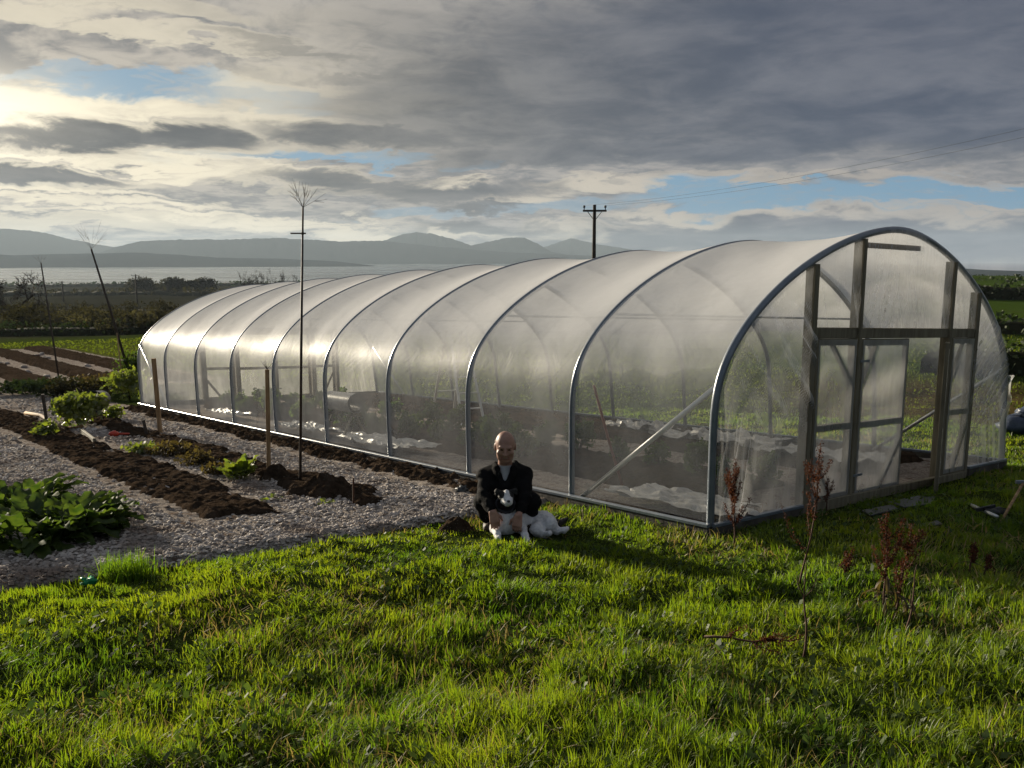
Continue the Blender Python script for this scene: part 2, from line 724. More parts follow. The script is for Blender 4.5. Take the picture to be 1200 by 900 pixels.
pb.inputs['Roughness'].default_value = .95
pb.inputs['Specular IOR Level'].default_value = 0.
bmp = node(gt, 'ShaderNodeBump')
bmp.inputs['Strength'].default_value = .8
bmp.inputs['Distance'].default_value = .05
setin(gt, bmp.inputs['Height'], noise(gt, gp, 22., 6., .7))
gt.links.new(bmp.outputs[0], pb.inputs['Normal'])
gt.links.new(pb.outputs[0], go.inputs[0])
tag(link('ground', me, gm), kind='structure')

# water of the bay
wm, wtn, wo = new_mat('bay_water')
wp = node(wtn, 'ShaderNodeBsdfPrincipled')
wp.inputs['Base Color'].default_value = (.03, .045, .05, 1)
wp.inputs['Roughness'].default_value = .22
wp.inputs['IOR'].default_value = 1.33
wb = node(wtn, 'ShaderNodeBump')
wb.inputs['Strength'].default_value = .12
wb.inputs['Distance'].default_value = .4
wmap = node(wtn, 'ShaderNodeMapping')
setin(wtn, wmap.inputs[0], pos(wtn))
wmap.inputs['Scale'].default_value = (.012, .05, .1)
wn = noise(wtn, S(wtn, wmap.outputs[0]), 4., 5.)
setin(wtn, wb.inputs['Height'], wn)
setin(wtn, wp.inputs['Roughness'], noise(wtn, S(wtn, wmap.outputs[0]), .35, 4.).step(.4, .62, .16, .34))
wtn.links.new(wb.outputs[0], wp.inputs['Normal'])
wtn.links.new(wp.outputs[0], wo.inputs[0])
SEA = -28.
wx, wy = polar(np.linspace(-70, 21, 60), np.linspace(800, 7200, 24))
wx = np.clip(wx, -7100, 7100)
tag(link('water', mesh_np('water', np.stack([wx, wy, np.full(wx.shape, SEA)], -1).reshape(-1, 3), [grid_faces(60, 24)[:, ::-1]], smooth=True), wm), kind='structure')

hillm = surf('hill_moor', (.007, .013, .016), (.015, .020, .021), .004, .95, 0, spec=0., c3=(.012, .022, .02))
woodm = surf('shore_land', (.004, .008, .011), (.009, .013, .015), .01, .95, 0, spec=0.)


def ridge(name, prof, r0, depth, mat, seed, jag=1., n=520, m=26):
    """land rising from the water: prof = crest as photo pixels, r0 = distance of its shore"""
    pxs = np.array([p[0] for p in prof], float)
    a = np.degrees(np.arctan((np.linspace(pxs[0], pxs[-1], n) - 600) / F_PX))
    crest = np.interp(np.linspace(pxs[0], pxs[-1], n), pxs, [p[1] for p in prof])
    rc = r0 + depth * .55
    hc = CAM_H + (302 - crest) / F_PX * rc / np.cos(np.radians(a)) * 1.0
    rr = np.linspace(0, 1, m)
    x, y = polar(a, r0 + depth * rr)
    shape = np.where(rr < .55, np.sin(np.clip(rr / .55, 0, 1) * math.pi / 2) ** 1.3, np.cos((rr - .55) / .45 * math.pi / 2) ** .8)
    nz = (fbm(x / depth * 5, y / depth * 5, seed, 5) - .5) * 2
    z = (SEA - 4) + (hc[:, None] - SEA + 4) * shape[None, :] * (1 + .10 * jag * nz * (1 - shape[None, :] ** 4))
    crag = (fbm(x / depth * 34, y / depth * 34, seed + 3, 4) - .5) * (hc[:, None] - SEA) * .10 * jag
    z = np.maximum(z + crag * shape[None, :], SEA - 6)
    tag(link(name, mesh_np(name, np.stack([x, y, z], -1).reshape(-1, 3), [grid_faces(n, m)[:, ::-1]], smooth=True), mat), kind='structure')


ridge('far_shore', [(-1500, 300), (-900, 291), (-500, 299), (-260, 297), (-60, 296), (20, 300), (60, 299), (120, 298), (165, 297), (215, 299), (260, 302), (330, 303), (395, 306), (440, 311), (470, 317), (480, 321)], 3000, 500, woodm, 51, .8)
ridge('hills', [(100, 304), (140, 292), (170, 286), (215, 284), (270, 283), (330, 281), (400, 284), (450, 283), (520, 290), (600, 296), (700, 300), (760, 306)], 4300, 800, hillm, 52, .8)
ridge('mountains', [(420, 300), (445, 285), (470, 277), (490, 273), (512, 276), (532, 281), (552, 288), (572, 284), (592, 280), (614, 279), (630, 286), (645, 295), (665, 299), (700, 303)], 5000, 900, hillm, 53)
ridge('mountains', [(-1500, 282), (-1000, 268), (-600, 279), (-300, 278), (-120, 275), (-40, 276), (20, 277), (55, 279), (90, 285), (130, 291), (190, 297), (230, 303)], 5000, 800, hillm, 54)
ridge('mountains', [(610, 300), (640, 289), (668, 280), (700, 287), (740, 293), (800, 303), (860, 308)], 6000, 800, hillm, 55)
ridge('hills', [(860, 318), (930, 309), (1040, 308), (1100, 311), (1150, 313), (1200, 314), (1270, 313), (1400, 315), (1600, 312), (2000, 318), (2600, 310)], 1900, 600, woodm, 56, .7)
# ------------------------------------------------------------------ materials shared below
M_soil = surf('dark_soil', (.019, .0135, .0095), (.052, .037, .026), 14., .95, .9, 40., spec=0., c3=(.050, .036, .026), bdist=.03)
M_gravel = surf('pale_gravel', (.14, .12, .106), (.35, .31, .275), 38., .9, 1., 55., spec=0., c3=(.115, .085, .066), bdist=.03)
M_stone = surf('pebble', (.24, .208, .185), (.50, .455, .415), 5., .85, .15, 60., spec=.1, c3=(.18, .138, .11))
M_grass_far = leafmat('meadow_blade', (.036, .066, .009), (.075, .086, .012), .5, .6, .01, attr='hue')
M_grass = leafmat('grass_blade', (.058, .122, .010), (.150, .180, .014), .6, .5, .022, attr='hue', tcol=(1.6, 1.6, .55))
M_dry = leafmat('dry_stalk', (.14, .095, .045), (.30, .22, .11), .3, .6, .03)
M_leafd = leafmat('vegetable_leaf', (.026, .050, .012), (.065, .092, .018), .45, .5, .015, scale=9.)
M_leafy = leafmat('yellow_green_leaf', (.075, .105, .018), (.14, .155, .026), .5, .4, .05, scale=9.)
M_leafb = leafmat('withered_leaf', (.040, .029, .015), (.095, .068, .030), .35, .6, .02, scale=9.)
M_scrub = leafmat('scrub_leaf', (.016, .015, .009), (.042, .036, .022), .25, .7, .01, scale=.8)
M_hedge = leafmat('hedge_leaf', (.010, .020, .007), (.030, .042, .014), .2, .6, .02, scale=.8)
M_bark = surf('bark', (.035, .028, .022), (.075, .062, .05), 6., .95, .4, spec=.1)
M_rust = leafmat('dock_seed', (.040, .010, .008), (.095, .032, .020), .3, .7, .01, scale=30.)
M_rustst = surf('dock_stem', (.045, .020, .014), (.085, .045, .026), 30., .8, .2)
M_wood = surf('weathered_wood', (.10, .088, .060), (.18, .16, .112), 3., .8, .35, 14., spec=.2, stretch=(6, 6, .6))
M_post = surf('stake_wood', (.16, .10, .05), (.34, .23, .125), 4., .8, .4, 18., spec=.2, stretch=(8, 8, .7))
M_pole = surf('dark_cane', (.030, .022, .018), (.06, .045, .035), 20., .6, .2)
M_green = surf('green_plastic', (.01, .16, .06), (.015, .22, .085), 12., .4, .1)
M_red = surf('red_plastic', (.42, .035, .02), (.5, .06, .03), 12., .45, .1)
M_black = surf('black_plastic', (.012, .013, .014), (.03, .032, .034), 12., .4, .2)
M_white = surf('white_plastic_sheet', (.26, .25, .235), (.42, .41, .39), 6., .35, .2)
M_slate = surf('slate', (.025, .029, .032), (.06, .065, .068), 8., .5, .3)

# ------------------------------------------------------------------ stones of the plot
def plot_z(x, y):
    return ground(x, y)


def su_sheet(name, s0, s1, u0, u1, ds, du, hfun, mat, skirt=.12, mask=None, parent=None, kind=None):
    ns, nu = int((s1 - s0) / ds) + 2, int((u1 - u0) / du) + 2
    s, u = np.meshgrid(np.linspace(s0, s1, ns), np.linspace(u0, u1, nu), indexing='ij')
    if mask:
        s, u = mask(s, u)
    x, y = su_xy(s, u)
    z = ground(x, y) + hfun(s, u, x, y)
    z[0] -= skirt
    z[-1] -= skirt
    z[:, 0] -= skirt
    z[:, -1] -= skirt
    o = link(name, mesh_np(name, np.stack([x, y, z], -1).reshape(-1, 3), [grid_faces(ns, nu)[:, ::-1]], smooth=True), mat, parent)
    if kind:
        tag(o, kind=kind)
    return o


def snap_edge(s, u):
    e = plot_edge(u)
    k = sst(6, 1.8, s)
    return s + (e - 1.75) * k, u


def gravel_h(s, u, x, y):
    lump = .035 * (fbm(x * 14, y * 14, 61, 4) - .5) + .05 * (fbm(x * 1.7, y * 1.7, 62, 3) - .5) + .018 * (fbm(x * 45, y * 45, 63, 2) - .5)
    edge = sst(0., .12, s - plot_edge(u))
    return .012 + lump - .05 * (1 - edge)


su_sheet('gravel_path', 1.75, 8.5, -9., -.02, .03, .03, gravel_h, M_gravel, .1, snap_edge, kind='structure')
su_sheet('gravel_path', 8.47, 21., -12., -.02, .07, .07, gravel_h, M_gravel, .1, kind='structure')


def stones(name, n, s0, s1, u0, u1, rmin, rmax, hfun, keep=None, seed=3):
    q = np.random.default_rng(seed)
    s = q.random(n) ** 1.35 * (s1 - s0) + s0
    u = q.random(n) * (u1 - u0) + u0
    if keep is not None:
        k = keep(s, u)
        s, u = s[k], u[k]
    n = len(s)
    x, y = su_xy(s, u)
    z = ground(x, y) + hfun(s, u, x, y)
    r = rmin + (rmax - rmin) * q.random(n) ** 3
    # squashed irregular octahedra with a cut waist: 10 corners each
    base = np.array([(1, 0, .1), (.3, .95, -.1), (-.8, .6, .1), (-.8, -.6, -.1), (.3, -.95, .1), (.5, .15, .75), (-.3, .4, .8), (-.2, -.5, .75), (0, 0, -.8)])
    fc = np.array([(0, 1, 5), (1, 6, 5), (1, 2, 6), (2, 3, 6), (3, 7, 6), (3, 4, 7), (4, 0, 7), (0, 5, 7), (5, 6, 7), (1, 0, 8), (2, 1, 8), (3, 2, 8), (4, 3, 8), (0, 4, 8)])
    P = base[None] * (1 + .35 * (q.random((n, 9, 3)) - .5))
    P = P * (r[:, None, None] * np.stack([.8 + .7 * q.random(n), .7 + .5 * q.random(n), .4 + .45 * q.random(n)], -1)[:, None, :])
    a = q.random(n) * 6.283
    t = (q.random(n) - .5) * 1.1
    ca, sa, ct, st = np.cos(a)[:, None], np.sin(a)[:, None], np.cos(t)[:, None], np.sin(t)[:, None]
    px_, pz_ = P[..., 0] * ct - P[..., 2] * st, P[..., 0] * st + P[..., 2] * ct
    qx, qy = px_ * ca - P[..., 1] * sa, px_ * sa + P[..., 1] * ca
    V = np.stack([qx + x[:, None], qy + y[:, None], pz_ + z[:, None] + r[:, None] * .18], -1).reshape(-1, 3)
    Fc = (fc[None] + (np.arange(n) * 9)[:, None, None]).reshape(-1, 3)
    return mesh_np(name, V, [Fc])


BED = lambda s, u: (u > -3.35 + .12 * (fbm(s * 1.1, s * 0, 71) - .5) * 2) & (u < -2.33 + .12 * (fbm(s * 1.2, s * 0 + 5, 72) - .5) * 2) & (s > 3.05)
me = stones('gravel', 62000, 1.9, 9.5, -7.5, -.3, .006, .027, gravel_h, lambda s, u: (s > plot_edge(u)) & ((~BED(s, u) & ~((u > -.66) & (s > 2.3))) | (np.random.default_rng(4).random(len(s)) < .06)))
tag(link('gravel', me, M_stone), 'pale broken stones spread on the paths between the vegetable beds', 'gravel', kind='stuff')


me = stones('gravel', 22000, 9.3, 21., -10., -.1, .012, .045, gravel_h, lambda s, u: ~BED(s, u) & (u < -.62), 23)
tag(link('gravel', me, M_stone), 'pale broken stones on the farther paths of the vegetable plot', 'gravel', kind='stuff')


# ------------------------------------------------------------------ soil beds
def bed_h(u0, u1, s0, s1, hgt, seed, rag=.14, clod=.07):
    def f(s, u, x, y):
        wl = rag * (fbm(s * 1.6, s * 0 + seed, seed) - .5) * 2 + .06 * (fbm(s * 9, s * 0, seed + 9) - .5)
        wr = rag * (fbm(s * 1.7, s * 0 + 7 + seed, seed + 1) - .5) * 2 + .06 * (fbm(s * 8, s * 0, seed + 8) - .5)
        we = rag * (fbm(u * 2.5, u * 0, seed + 2) - .5) * 2
        e = np.minimum(np.minimum((u - u0 - wl), (u1 + wr - u)), np.minimum((s - s0 - we), s1 - s))
        k = sst(-.02, .16, e)
        c = clod * (fbm(x * 9, y * 9, seed + 3, 4) - .42) + clod * .8 * (fbm(x * 22, y * 22, seed + 4, 3) - .5) + .05 * (fbm(x * 2.2, y * 2.2, seed + 5, 2) - .5)
        return np.where(e < -.05, -.09, -.06 + (.07 + hgt + c) * k)
    return f


bed1 = su_sheet('soil_bed', 2.8, 20.5, -3.75, -1.95, .03, .024, bed_h(-3.32, -2.36, 3.05, 20.2, .035, 81), M_soil)
tag(bed1, 'long freshly dug dark soil bed running between two gravel paths', 'soil bed')
bed2 = su_sheet('soil_bed', 2.5, 15.5, -2.3, -1.0, .03, .028, bed_h(-1.92, -1.28, 2.75, 15.2, .05, 83, .2), M_soil)
tag(bed2, 'narrow untidy soil bed with upright stakes and withered plants', 'soil bed')


def trench_h(s, u, x, y):
    f = bed_h(-.60, .10, 2.35, 15.6, .02, 85, .16, .13)(s, u, x, y)
    return f


tag(su_sheet('soil_bed', 2.2, 15.7, -1., -.0, .03, .025, trench_h, M_soil), 'strip of dug black soil along the foot of the polytunnel', 'soil bed')


def heap(name, c, r, h, label, cat, seed, mat=M_soil, n=46, rag=.5):
    a, q = np.meshgrid(np.linspace(-1.15, 1.15, n), np.linspace(-1.15, 1.15, n), indexing='ij')
    x, y = c[0] + a * r[0], c[1] + q * r[1]
    d = np.hypot(a, q) + rag * (fbm(x * 7, y * 7, seed) - .5)
    z = ground(x, y) + np.maximum(h * sst(1., .05, d) * (1 + .9 * (fbm(x * 9, y * 9, seed + 1) - .5)) + .05 * (fbm(x * 24, y * 24, seed + 2, 3) - .5) * sst(1.1, .6, d), 0) - .05 * sst(.85, 1.05, d) + .008
    o = link(name, mesh_np(name, np.stack([x, y, z], -1).reshape(-1, 3), [grid_faces(n, n)[:, ::-1]], smooth=True), mat)
    return tag(o, label, cat)


heap('soil_mound', foot(383, 580), (.50, .34), .20, 'long dark soil mound at the near end of the stake bed', 'soil mound', 91)
heap('soil_mound', foot(325, 562), (.24, .2), .17, 'rounded dark soil mound at the foot of the thick stake', 'soil mound', 92)
heap('soil_mound', foot(537, 622), (.19, .15), .12, 'small dark soil clump on the lawn left of the kneeling man', 'soil mound', 93, rag=.45)

# far rows: dark ridges with stones between, beyond the end of the tunnel
for k, (u0, u1) in enumerate([(-4.6, -3.2), (-2.7, -1.3), (-.9, .5), (.9, 2.3), (2.7, 4.1)]):
    lab = ['nearest dark soil ridge of the far plot', 'second dark soil ridge of the far plot', 'middle dark soil ridge of the far plot', 'fourth dark soil ridge of the far plot',
           'farthest dark soil ridge beside the grass strip'][k]
    tag(su_sheet('soil_ridge', 22.5, 44., u0, u1, .14, .05, bed_h(u0 + .2, u1 - .2, 22.6, 43.7, .16, 100 + 3 * k, .08, .09), M_soil), lab, 'soil ridge', 'ridges of the far plot')
su_sheet('gravel_path', 21.6, 44.5, -6., 4.6, .16, .1, lambda s, u, x, y: .02 + .05 * (fbm(x * 3, y * 3, 66) - .5), M_gravel, .1, kind='structure')
q = np.random.default_rng(12)
wp_ = MB()
for k in range(26):
    s, u = q.uniform(23, 40), q.choice([-2.95, -1.1, .7, 2.5]) + q.normal(0, .15)
    x, y = su_xy(s, u)
    wp_.blob((x, y, gz(x, y) + .05), (.10, .10, .05), k, .4)
tag(wp_.build('stones', M_stone), 'scattered big white stones lying between the far soil ridges', 'stones', kind='stuff')

# ------------------------------------------------------------------ grass
def blades(name, x, y, L, W, lean, seed, mat, hue, out=None):
    q = np.random.default_rng(seed)
    n = len(x)
    z = terrain_z(x, y) - .01
    a = q.random(n) * 6.283
    la = lean[0] + q.normal(0, 1.0, n)
    bend = np.clip(lean[1] + q.normal(0, .28, n), .03, 1.25)
    if out is not None:                       # blades of a tuft lean outwards from its heart
        la = np.where(out[0] > 0, out[1] + q.normal(0, .45, n), la)
        bend = np.where(out[0] > 0, np.clip(out[2] + q.normal(0, .18, n), .05, 1.25), bend)
    hx, hy = np.cos(la) * bend, np.sin(la) * bend
    wx, wy = np.cos(a) * W, np.sin(a) * W
    t = np.array([0, .38, .74, 1.])
    cx = x[:, None] + (hx * L)[:, None] * (t ** 1.8)
    cyy = y[:, None] + (hy * L)[:, None] * (t ** 1.8)
    cz = z[:, None] + (L * np.sqrt(np.maximum(1 - .55 * bend ** 2, .12)))[:, None] * (t - .30 * np.clip(bend, 0, 1)[:, None] * t ** 3)
    wt_ = np.array([1., .85, .5])
    lx, ly = cx[:, :3] - wx[:, None] * wt_, cyy[:, :3] - wy[:, None] * wt_
    rx, ry = cx[:, :3] + wx[:, None] * wt_, cyy[:, :3] + wy[:, None] * wt_
    V = np.empty((n, 7, 3), np.float32)
    for k in range(3):
        V[:, 2 * k] = np.stack([lx[:, k], ly[:, k], cz[:, k]], -1)
        V[:, 2 * k + 1] = np.stack([rx[:, k], ry[:, k], cz[:, k]], -1)
    V[:, 6] = np.stack([cx[:, 3], cyy[:, 3], cz[:, 3]], -1)
    b = (np.arange(n) * 7)[:, None]
    Q = np.concatenate([b + np.array([[0, 1, 3, 2]]), b + np.array([[2, 3, 5, 4]])])
    Tt = b + np.array([[4, 5, 6]])
    me = mesh_np(name, V.reshape(-1, 3), [Q, Tt])
    at_ = me.attributes.new('hue', 'FLOAT', 'POINT')
    at_.data.foreach_set('value', np.repeat(hue, 7).astype(np.float32))
    return link(name, me, mat)


def lawn_points(n, r0, r1, a0, a1, p, seed):
    q = np.random.default_rng(seed)
    t = q.random(n)
    r = (r0 ** (2 - p) + t * (r1 ** (2 - p) - r0 ** (2 - p))) ** (1 / (2 - p))
    a = np.radians(a0 + (a1 - a0) * q.random(n))
    x, y = r * np.sin(a), r * np.cos(a)
    s, u = xy_su(x, y)
    e = plot_edge(u) + .05 * (fbm(x * 9, y * 9, 77) - .5)
    ok = ~((s > e) & (u < -.015) & (s < 60)) & ~in_tunnel(s, u, .03)
    ok &= ~((u > 1.3) & (u < 5.) & (s > -.15) & (s < .1) & (q.random(n) < .7))
    return x[ok], y[ok], r[ok]


NB = int(580000 * GRASS_DENSITY)
x, y, r = lawn_points(NB, 2.5, 19., -46, 46, 1.15, 5)
q = np.random.default_rng(6)
tuft = fbm(x * 2.3, y * 2.3, 201, 4)
tuft2 = fbm(x * 6, y * 6, 202, 2)
_m = foot(605, 627)
near_man = np.exp(-(((x - _m[0] - .1) / .75) ** 2 + ((y - _m[1]) / .42) ** 2))
tall = sst(.36, .66, tuft) * .6 + .6 * sst(.3, .75, tuft2)
s_, u_ = xy_su(x, y)
mown = sst(-.2, -2.2, s_) * .75 + .25                       # shorter near the tunnel and along the stones
mown = np.where(u_ < 0, sst(.1, 2., plot_edge(u_) - s_) * .7 + .3, mown)
L = (.030 + .082 * tall * (.45 + .55 * mown)) * (.55 + .75 * q.random(len(x))) * (1 - .72 * near_man)
keep = q.random(len(x)) < .45 + .55 * sst(.28, .50, tuft * .6 + tuft2 * .4)
x, y, r, L, tuft = x[keep], y[keep], r[keep], L[keep], tuft[keep]
W = (.0014 + .00037 * r) * (.7 + .6 * q.random(len(x)))
lean = (fbm(x * .9, y * .9, 203) * 12.6, .25 + .75 * sst(.3, .75, fbm(x * 1.9, y * 1.9, 204)))
# gather half of them into tufts
tx, ty, tr_ = lawn_points(int(5200 * GRASS_DENSITY), 2.5, 15., -46, 46, 1.15, 55)
tsz = q.uniform(.025, .085, len(tx)) * (.6 + .8 * fbm(tx * 1.5, ty * 1.5, 208))
nt_ = int(len(x) * .5)
ti = q.integers(0, len(tx), nt_)
oa, od = q.random(nt_) * 6.283, np.abs(q.normal(0, 1., nt_))
x[:nt_] = tx[ti] + np.cos(oa) * od * tsz[ti]
y[:nt_] = ty[ti] + np.sin(oa) * od * tsz[ti]
r = np.hypot(x, y)
in_t = np.zeros(len(x))
in_t[:nt_] = 1
oang, oben = np.zeros(len(x)), np.zeros(len(x))
oang[:nt_], oben[:nt_] = oa, .12 + .42 * od
s_, u_ = xy_su(x, y)
nm = np.exp(-(((x - _m[0] - .1) / .75) ** 2 + ((y - _m[1]) / .42) ** 2))
L[:nt_] = (.050 + .60 * tsz[ti] * (1 + .5 * sst(5.5, 3.2, r[:nt_]))) * q.uniform(.6, 1.3, nt_) * (.55 + .45 * sst(.1, -1.6, s_[:nt_])) * (1 - .7 * nm[:nt_])
hue = np.clip(fbm(x * 1.4, y * 1.4, 205) * 1.3 - .2 + q.normal(0, .2, len(x)), 0, 1)
hue[:nt_] = np.clip(hue[:nt_] * .6 + .4 * q.random(len(tx))[ti], 0, 1)
bad = in_tunnel(s_, u_, .02) | ((s_ > plot_edge(u_) + .06) & (u_ < 0))
k = ~bad
g_ = blades('grass', x[k], y[k], L[k], (.0013 + .00036 * r[k]) * (.7 + .6 * q.random(k.sum())), (lean[0][k], lean[1][k]), 8, M_grass, hue[k], (in_t[k], oang[k], oben[k]))
tag(g_, 'rough tussocky green grass covering the lawn in the foreground', 'grass', kind='stuff')
# dry bleached blades among them
x, y, r = lawn_points(int(42000 * GRASS_DENSITY), 2.5, 16., -46, 46, 1.15, 15)
k = fbm(x * 1.2, y * 1.2, 210) + .25 * sst(1.5, 3.2, x) * sst(5.5, 3.5, y) > .52
x, y, r = x[k], y[k], r[k]
q = np.random.default_rng(16)
g2 = blades('grass', x, y, .05 + .10 * q.random(len(x)), .0014 + .0004 * r, (q.random(len(x)) * 6.28, .5 + .5 * q.random(len(x))), 18, M_dry, q.random(len(x)))
tag(g2, 'bleached dry grass stalks scattered through the green lawn', 'dry grass', kind='stuff')
# small broad leaves and pale specks low in the turf
n = int(26000 * GRASS_DENSITY)
x, y, r = lawn_points(n, 2.5, 12., -46, 46, 1.1, 25)
q = np.random.default_rng(26)
k = fbm(x * 1.7, y * 1.7, 211) > .52
x, y = x[k], y[k]
n = len(x)
z = terrain_z(x, y) + .015 + .06 * q.random(n)
a = q.random(n) * 6.28
R_ = .008 + .018 * q.random(n)
ti = q.normal(0, .5, (n, 2))
dx_, dy_ = np.cos(a) * R_, np.sin(a) * R_
P = np.stack([np.stack([x + dx_, y + dy_, z + ti[:, 0] * R_], -1), np.stack([x - dy_ * .6, y + dx_ * .6, z + ti[:, 1] * R_], -1),
              np.stack([x - dx_, y - dy_, z - ti[:, 0] * R_], -1), np.stack([x + dy_ * .6, y - dx_ * .6, z - ti[:, 1] * R_], -1)], 1)
me = mesh_np('ground_leaves', P.reshape(-1, 3), [np.arange(4 * n).reshape(n, 4)])
tag(link('ground_leaves', me, M_leafd), 'small round weed leaves low among the lawn grass', 'weeds', kind='stuff')
# meadow grass further off: right of the tunnel and beyond the rows
x, y, r = lawn_points(int(60000 * GRASS_DENSITY), 14., 60., -40, 42, 1.4, 35)
s_, u_ = xy_su(x, y)
ok = ((u_ > TW + .1) | (s_ > 46) | ((s_ > 21) & (u_ > 4.8)))
x, y, r = x[ok], y[ok], r[ok]
q = np.random.default_rng(36)
hue = np.clip(fbm(x * .3, y * .3, 206) + .2, 0, 1)
g3 = blades('grass', x, y, (.04 + .08 * q.random(len(x))) * (.6 + .8 * fbm(x * .7, y * .7, 207)) * (.6 + .4 * sst(16, 30, r)), .003 + .0007 * r, (q.random(len(x)) * 6.28, np.full(len(x), .4)), 38, M_grass_far, hue)
tag(g3, 'meadow grass growing beyond the polytunnel and the far plot', 'meadow grass', kind='stuff')
# ------------------------------------------------------------------ polytunnel
M_steel = surf('galvanised_steel', (.095, .118, .148), (.145, .17, .20), 5., .32, .10, 30., metal=.15, spec=.7)
M_tube = surf('bright_steel_tube', (.42, .43, .43), (.56, .57, .57), 5., .35, .1, 30., metal=.7, spec=.5)
M_rail = surf('rail_timber', (.035, .032, .028), (.08, .072, .062), 4., .8, .35, 20., spec=.2)


def film_material(name, tau, wr=.25, streak=(3., 3., 3.), grough=.2, gk=.7, milk=False):
    """thin milky polythene: the slanter the view the more milk it shows, condensation makes it uneven"""
    m, nt, out = new_mat(name)
    g = node(nt, 'ShaderNodeNewGeometry')
    dp = node(nt, 'ShaderNodeVectorMath', operation='DOT_PRODUCT')
    nt.links.new(g.outputs['True Normal'], dp.inputs[0])
    nt.links.new(g.outputs['Incoming'], dp.inputs[1])
    cosv = S(nt, dp.outputs['Value']).abs().max(.04)
    p = S(nt, g.outputs['Position'])
    mp = node(nt, 'ShaderNodeMapping')
    setin(nt, mp.inputs[0], p)
    mp.inputs['Scale'].default_value = streak
    n1 = noise(nt, S(nt, mp.outputs[0]), 1., 5., .6, .4)
    n2 = noise(nt, p, .55, 4., .55)
    t = (n1.step(.3, .75, .75, 1.3)) * (n2.step(.3, .7, .7, 1.35)) * tau
    if milk:
        t = t * S(nt, node(nt, 'ShaderNodeAttribute', attribute_name='milk').outputs['Fac'])
    op = 1. - ((t / cosv) * -1.).exp()
    b = node(nt, 'ShaderNodeBump')
    b.inputs['Strength'].default_value = wr
    b.inputs['Distance'].default_value = .03
    setin(nt, b.inputs['Height'], noise(nt, S(nt, mp.outputs[0]), 2.2, 4., .6, 1.))
    tr = node(nt, 'ShaderNodeBsdfTransparent')
    tr.inputs[0].default_value = (.97, .97, .95, 1)
    df = node(nt, 'ShaderNodeBsdfDiffuse')
    df.inputs[0].default_value = (.86, .87, .88, 1)
    tl = node(nt, 'ShaderNodeBsdfTranslucent')
    tl.inputs[0].default_value = (.90, .90, .90, 1)
    for n in (df, tl):
        nt.links.new(b.outputs[0], n.inputs['Normal'])
    m1 = node(nt, 'ShaderNodeMixShader')
    m1.inputs[0].default_value = .55
    nt.links.new(df.outputs[0], m1.inputs[1])
    nt.links.new(tl.outputs[0], m1.inputs[2])
    m2 = node(nt, 'ShaderNodeMixShader')
    setin(nt, m2.inputs[0], op)
    nt.links.new(tr.outputs[0], m2.inputs[1])
    nt.links.new(m1.outputs[0], m2.inputs[2])
    gl = node(nt, 'ShaderNodeBsdfGlossy')
    gl.inputs['Roughness'].default_value = grough
    nt.links.new(b.outputs[0], gl.inputs['Normal'])
    fr = node(nt, 'ShaderNodeFresnel')
    fr.inputs[0].default_value = 1.42
    m3 = node(nt, 'ShaderNodeMixShader')
    setin(nt, m3.inputs[0], (S(nt, fr.outputs[0]) * gk).clamp())
    nt.links.new(m2.outputs[0], m3.inputs[1])
    nt.links.new(gl.outputs[0], m3.inputs[2])
    nt.links.new(m3.outputs[0], out.inputs[0])
    return m


M_film = film_material('polythene_cover', .27, .14, (1.6, 1.6, 1.6), .45, .04, True)
M_film_end = film_material('polythene_end', .15, .2, (6., 6., 1.2), .20, .85)
M_film_door = film_material('polythene_door', .19, .25, (5., 5., 1.6), .22, .6)

ORG = tuple(T0)
tun = thing('polytunnel', ORG, 'long polytunnel of clear plastic film over steel hoops with a timber door front', 'polytunnel')


def arch(t, off=0.):
    """t 0..1 along the hoop from the near foot to the far foot -> u, h"""
    t = np.asarray(t, float)
    return np.interp(t, ARC_T, ARC_U) + off * np.interp(t, ARC_T, ARC_NU), np.interp(t, ARC_T, ARC_H) + off * np.interp(t, ARC_T, ARC_NH)


def _arc():
    a = np.linspace(0, math.pi, 1601)
    c, s = np.cos(a), np.sin(a)
    u = TW / 2 - TW / 2 * np.sign(c) * np.abs(c) ** (2 / TN)
    h = THS + (TH + .015 - THS) * np.abs(s) ** (2 / TN)
    u = np.concatenate([np.zeros(200), u, np.full(200, TW)])
    h = np.concatenate([np.linspace(0, THS, 200, endpoint=False), h, np.linspace(THS, 0, 201)[1:]])
    u = u - .13 * sst(3., 6., u) * np.clip(h / THS, 0, 1)
    L = np.concatenate([[0], np.cumsum(np.hypot(np.diff(u), np.diff(h)))])
    g = np.linspace(0, L[-1], 1201)
    u, h = np.interp(g, L, u), np.interp(g, L, h)
    st = L[-1] / 1200
    k = np.exp(-.5 * (np.arange(-90, 91) * st / .20) ** 2)
    k /= k.sum()
    e = 90
    ue = np.concatenate([2 * u[0] - u[e:0:-1], u, 2 * u[-1] - u[-2:-e - 2:-1]])
    he = np.concatenate([2 * h[0] - h[e:0:-1], h, 2 * h[-1] - h[-2:-e - 2:-1]])
    u, h = np.convolve(ue, k, 'valid'), np.convolve(he, k, 'valid')
    du, dh = np.gradient(u), np.gradient(h)
    ln = np.hypot(du, dh)
    return g / L[-1], u, h, -dh / ln, du / ln


ARC_T, ARC_U, ARC_H, ARC_NU, ARC_NH = _arc()


def tpv(s, u, h):
    s, u, h = np.broadcast_arrays(np.asarray(s, float), u, h)
    return T0 + s[..., None] * TA + u[..., None] * TB + h[..., None] * TU


def arch_h(u):
    t = np.linspace(0, 1, 2001)
    au, ah = arch(t)
    o = np.argsort(au)
    return np.interp(u, au[o], ah[o])


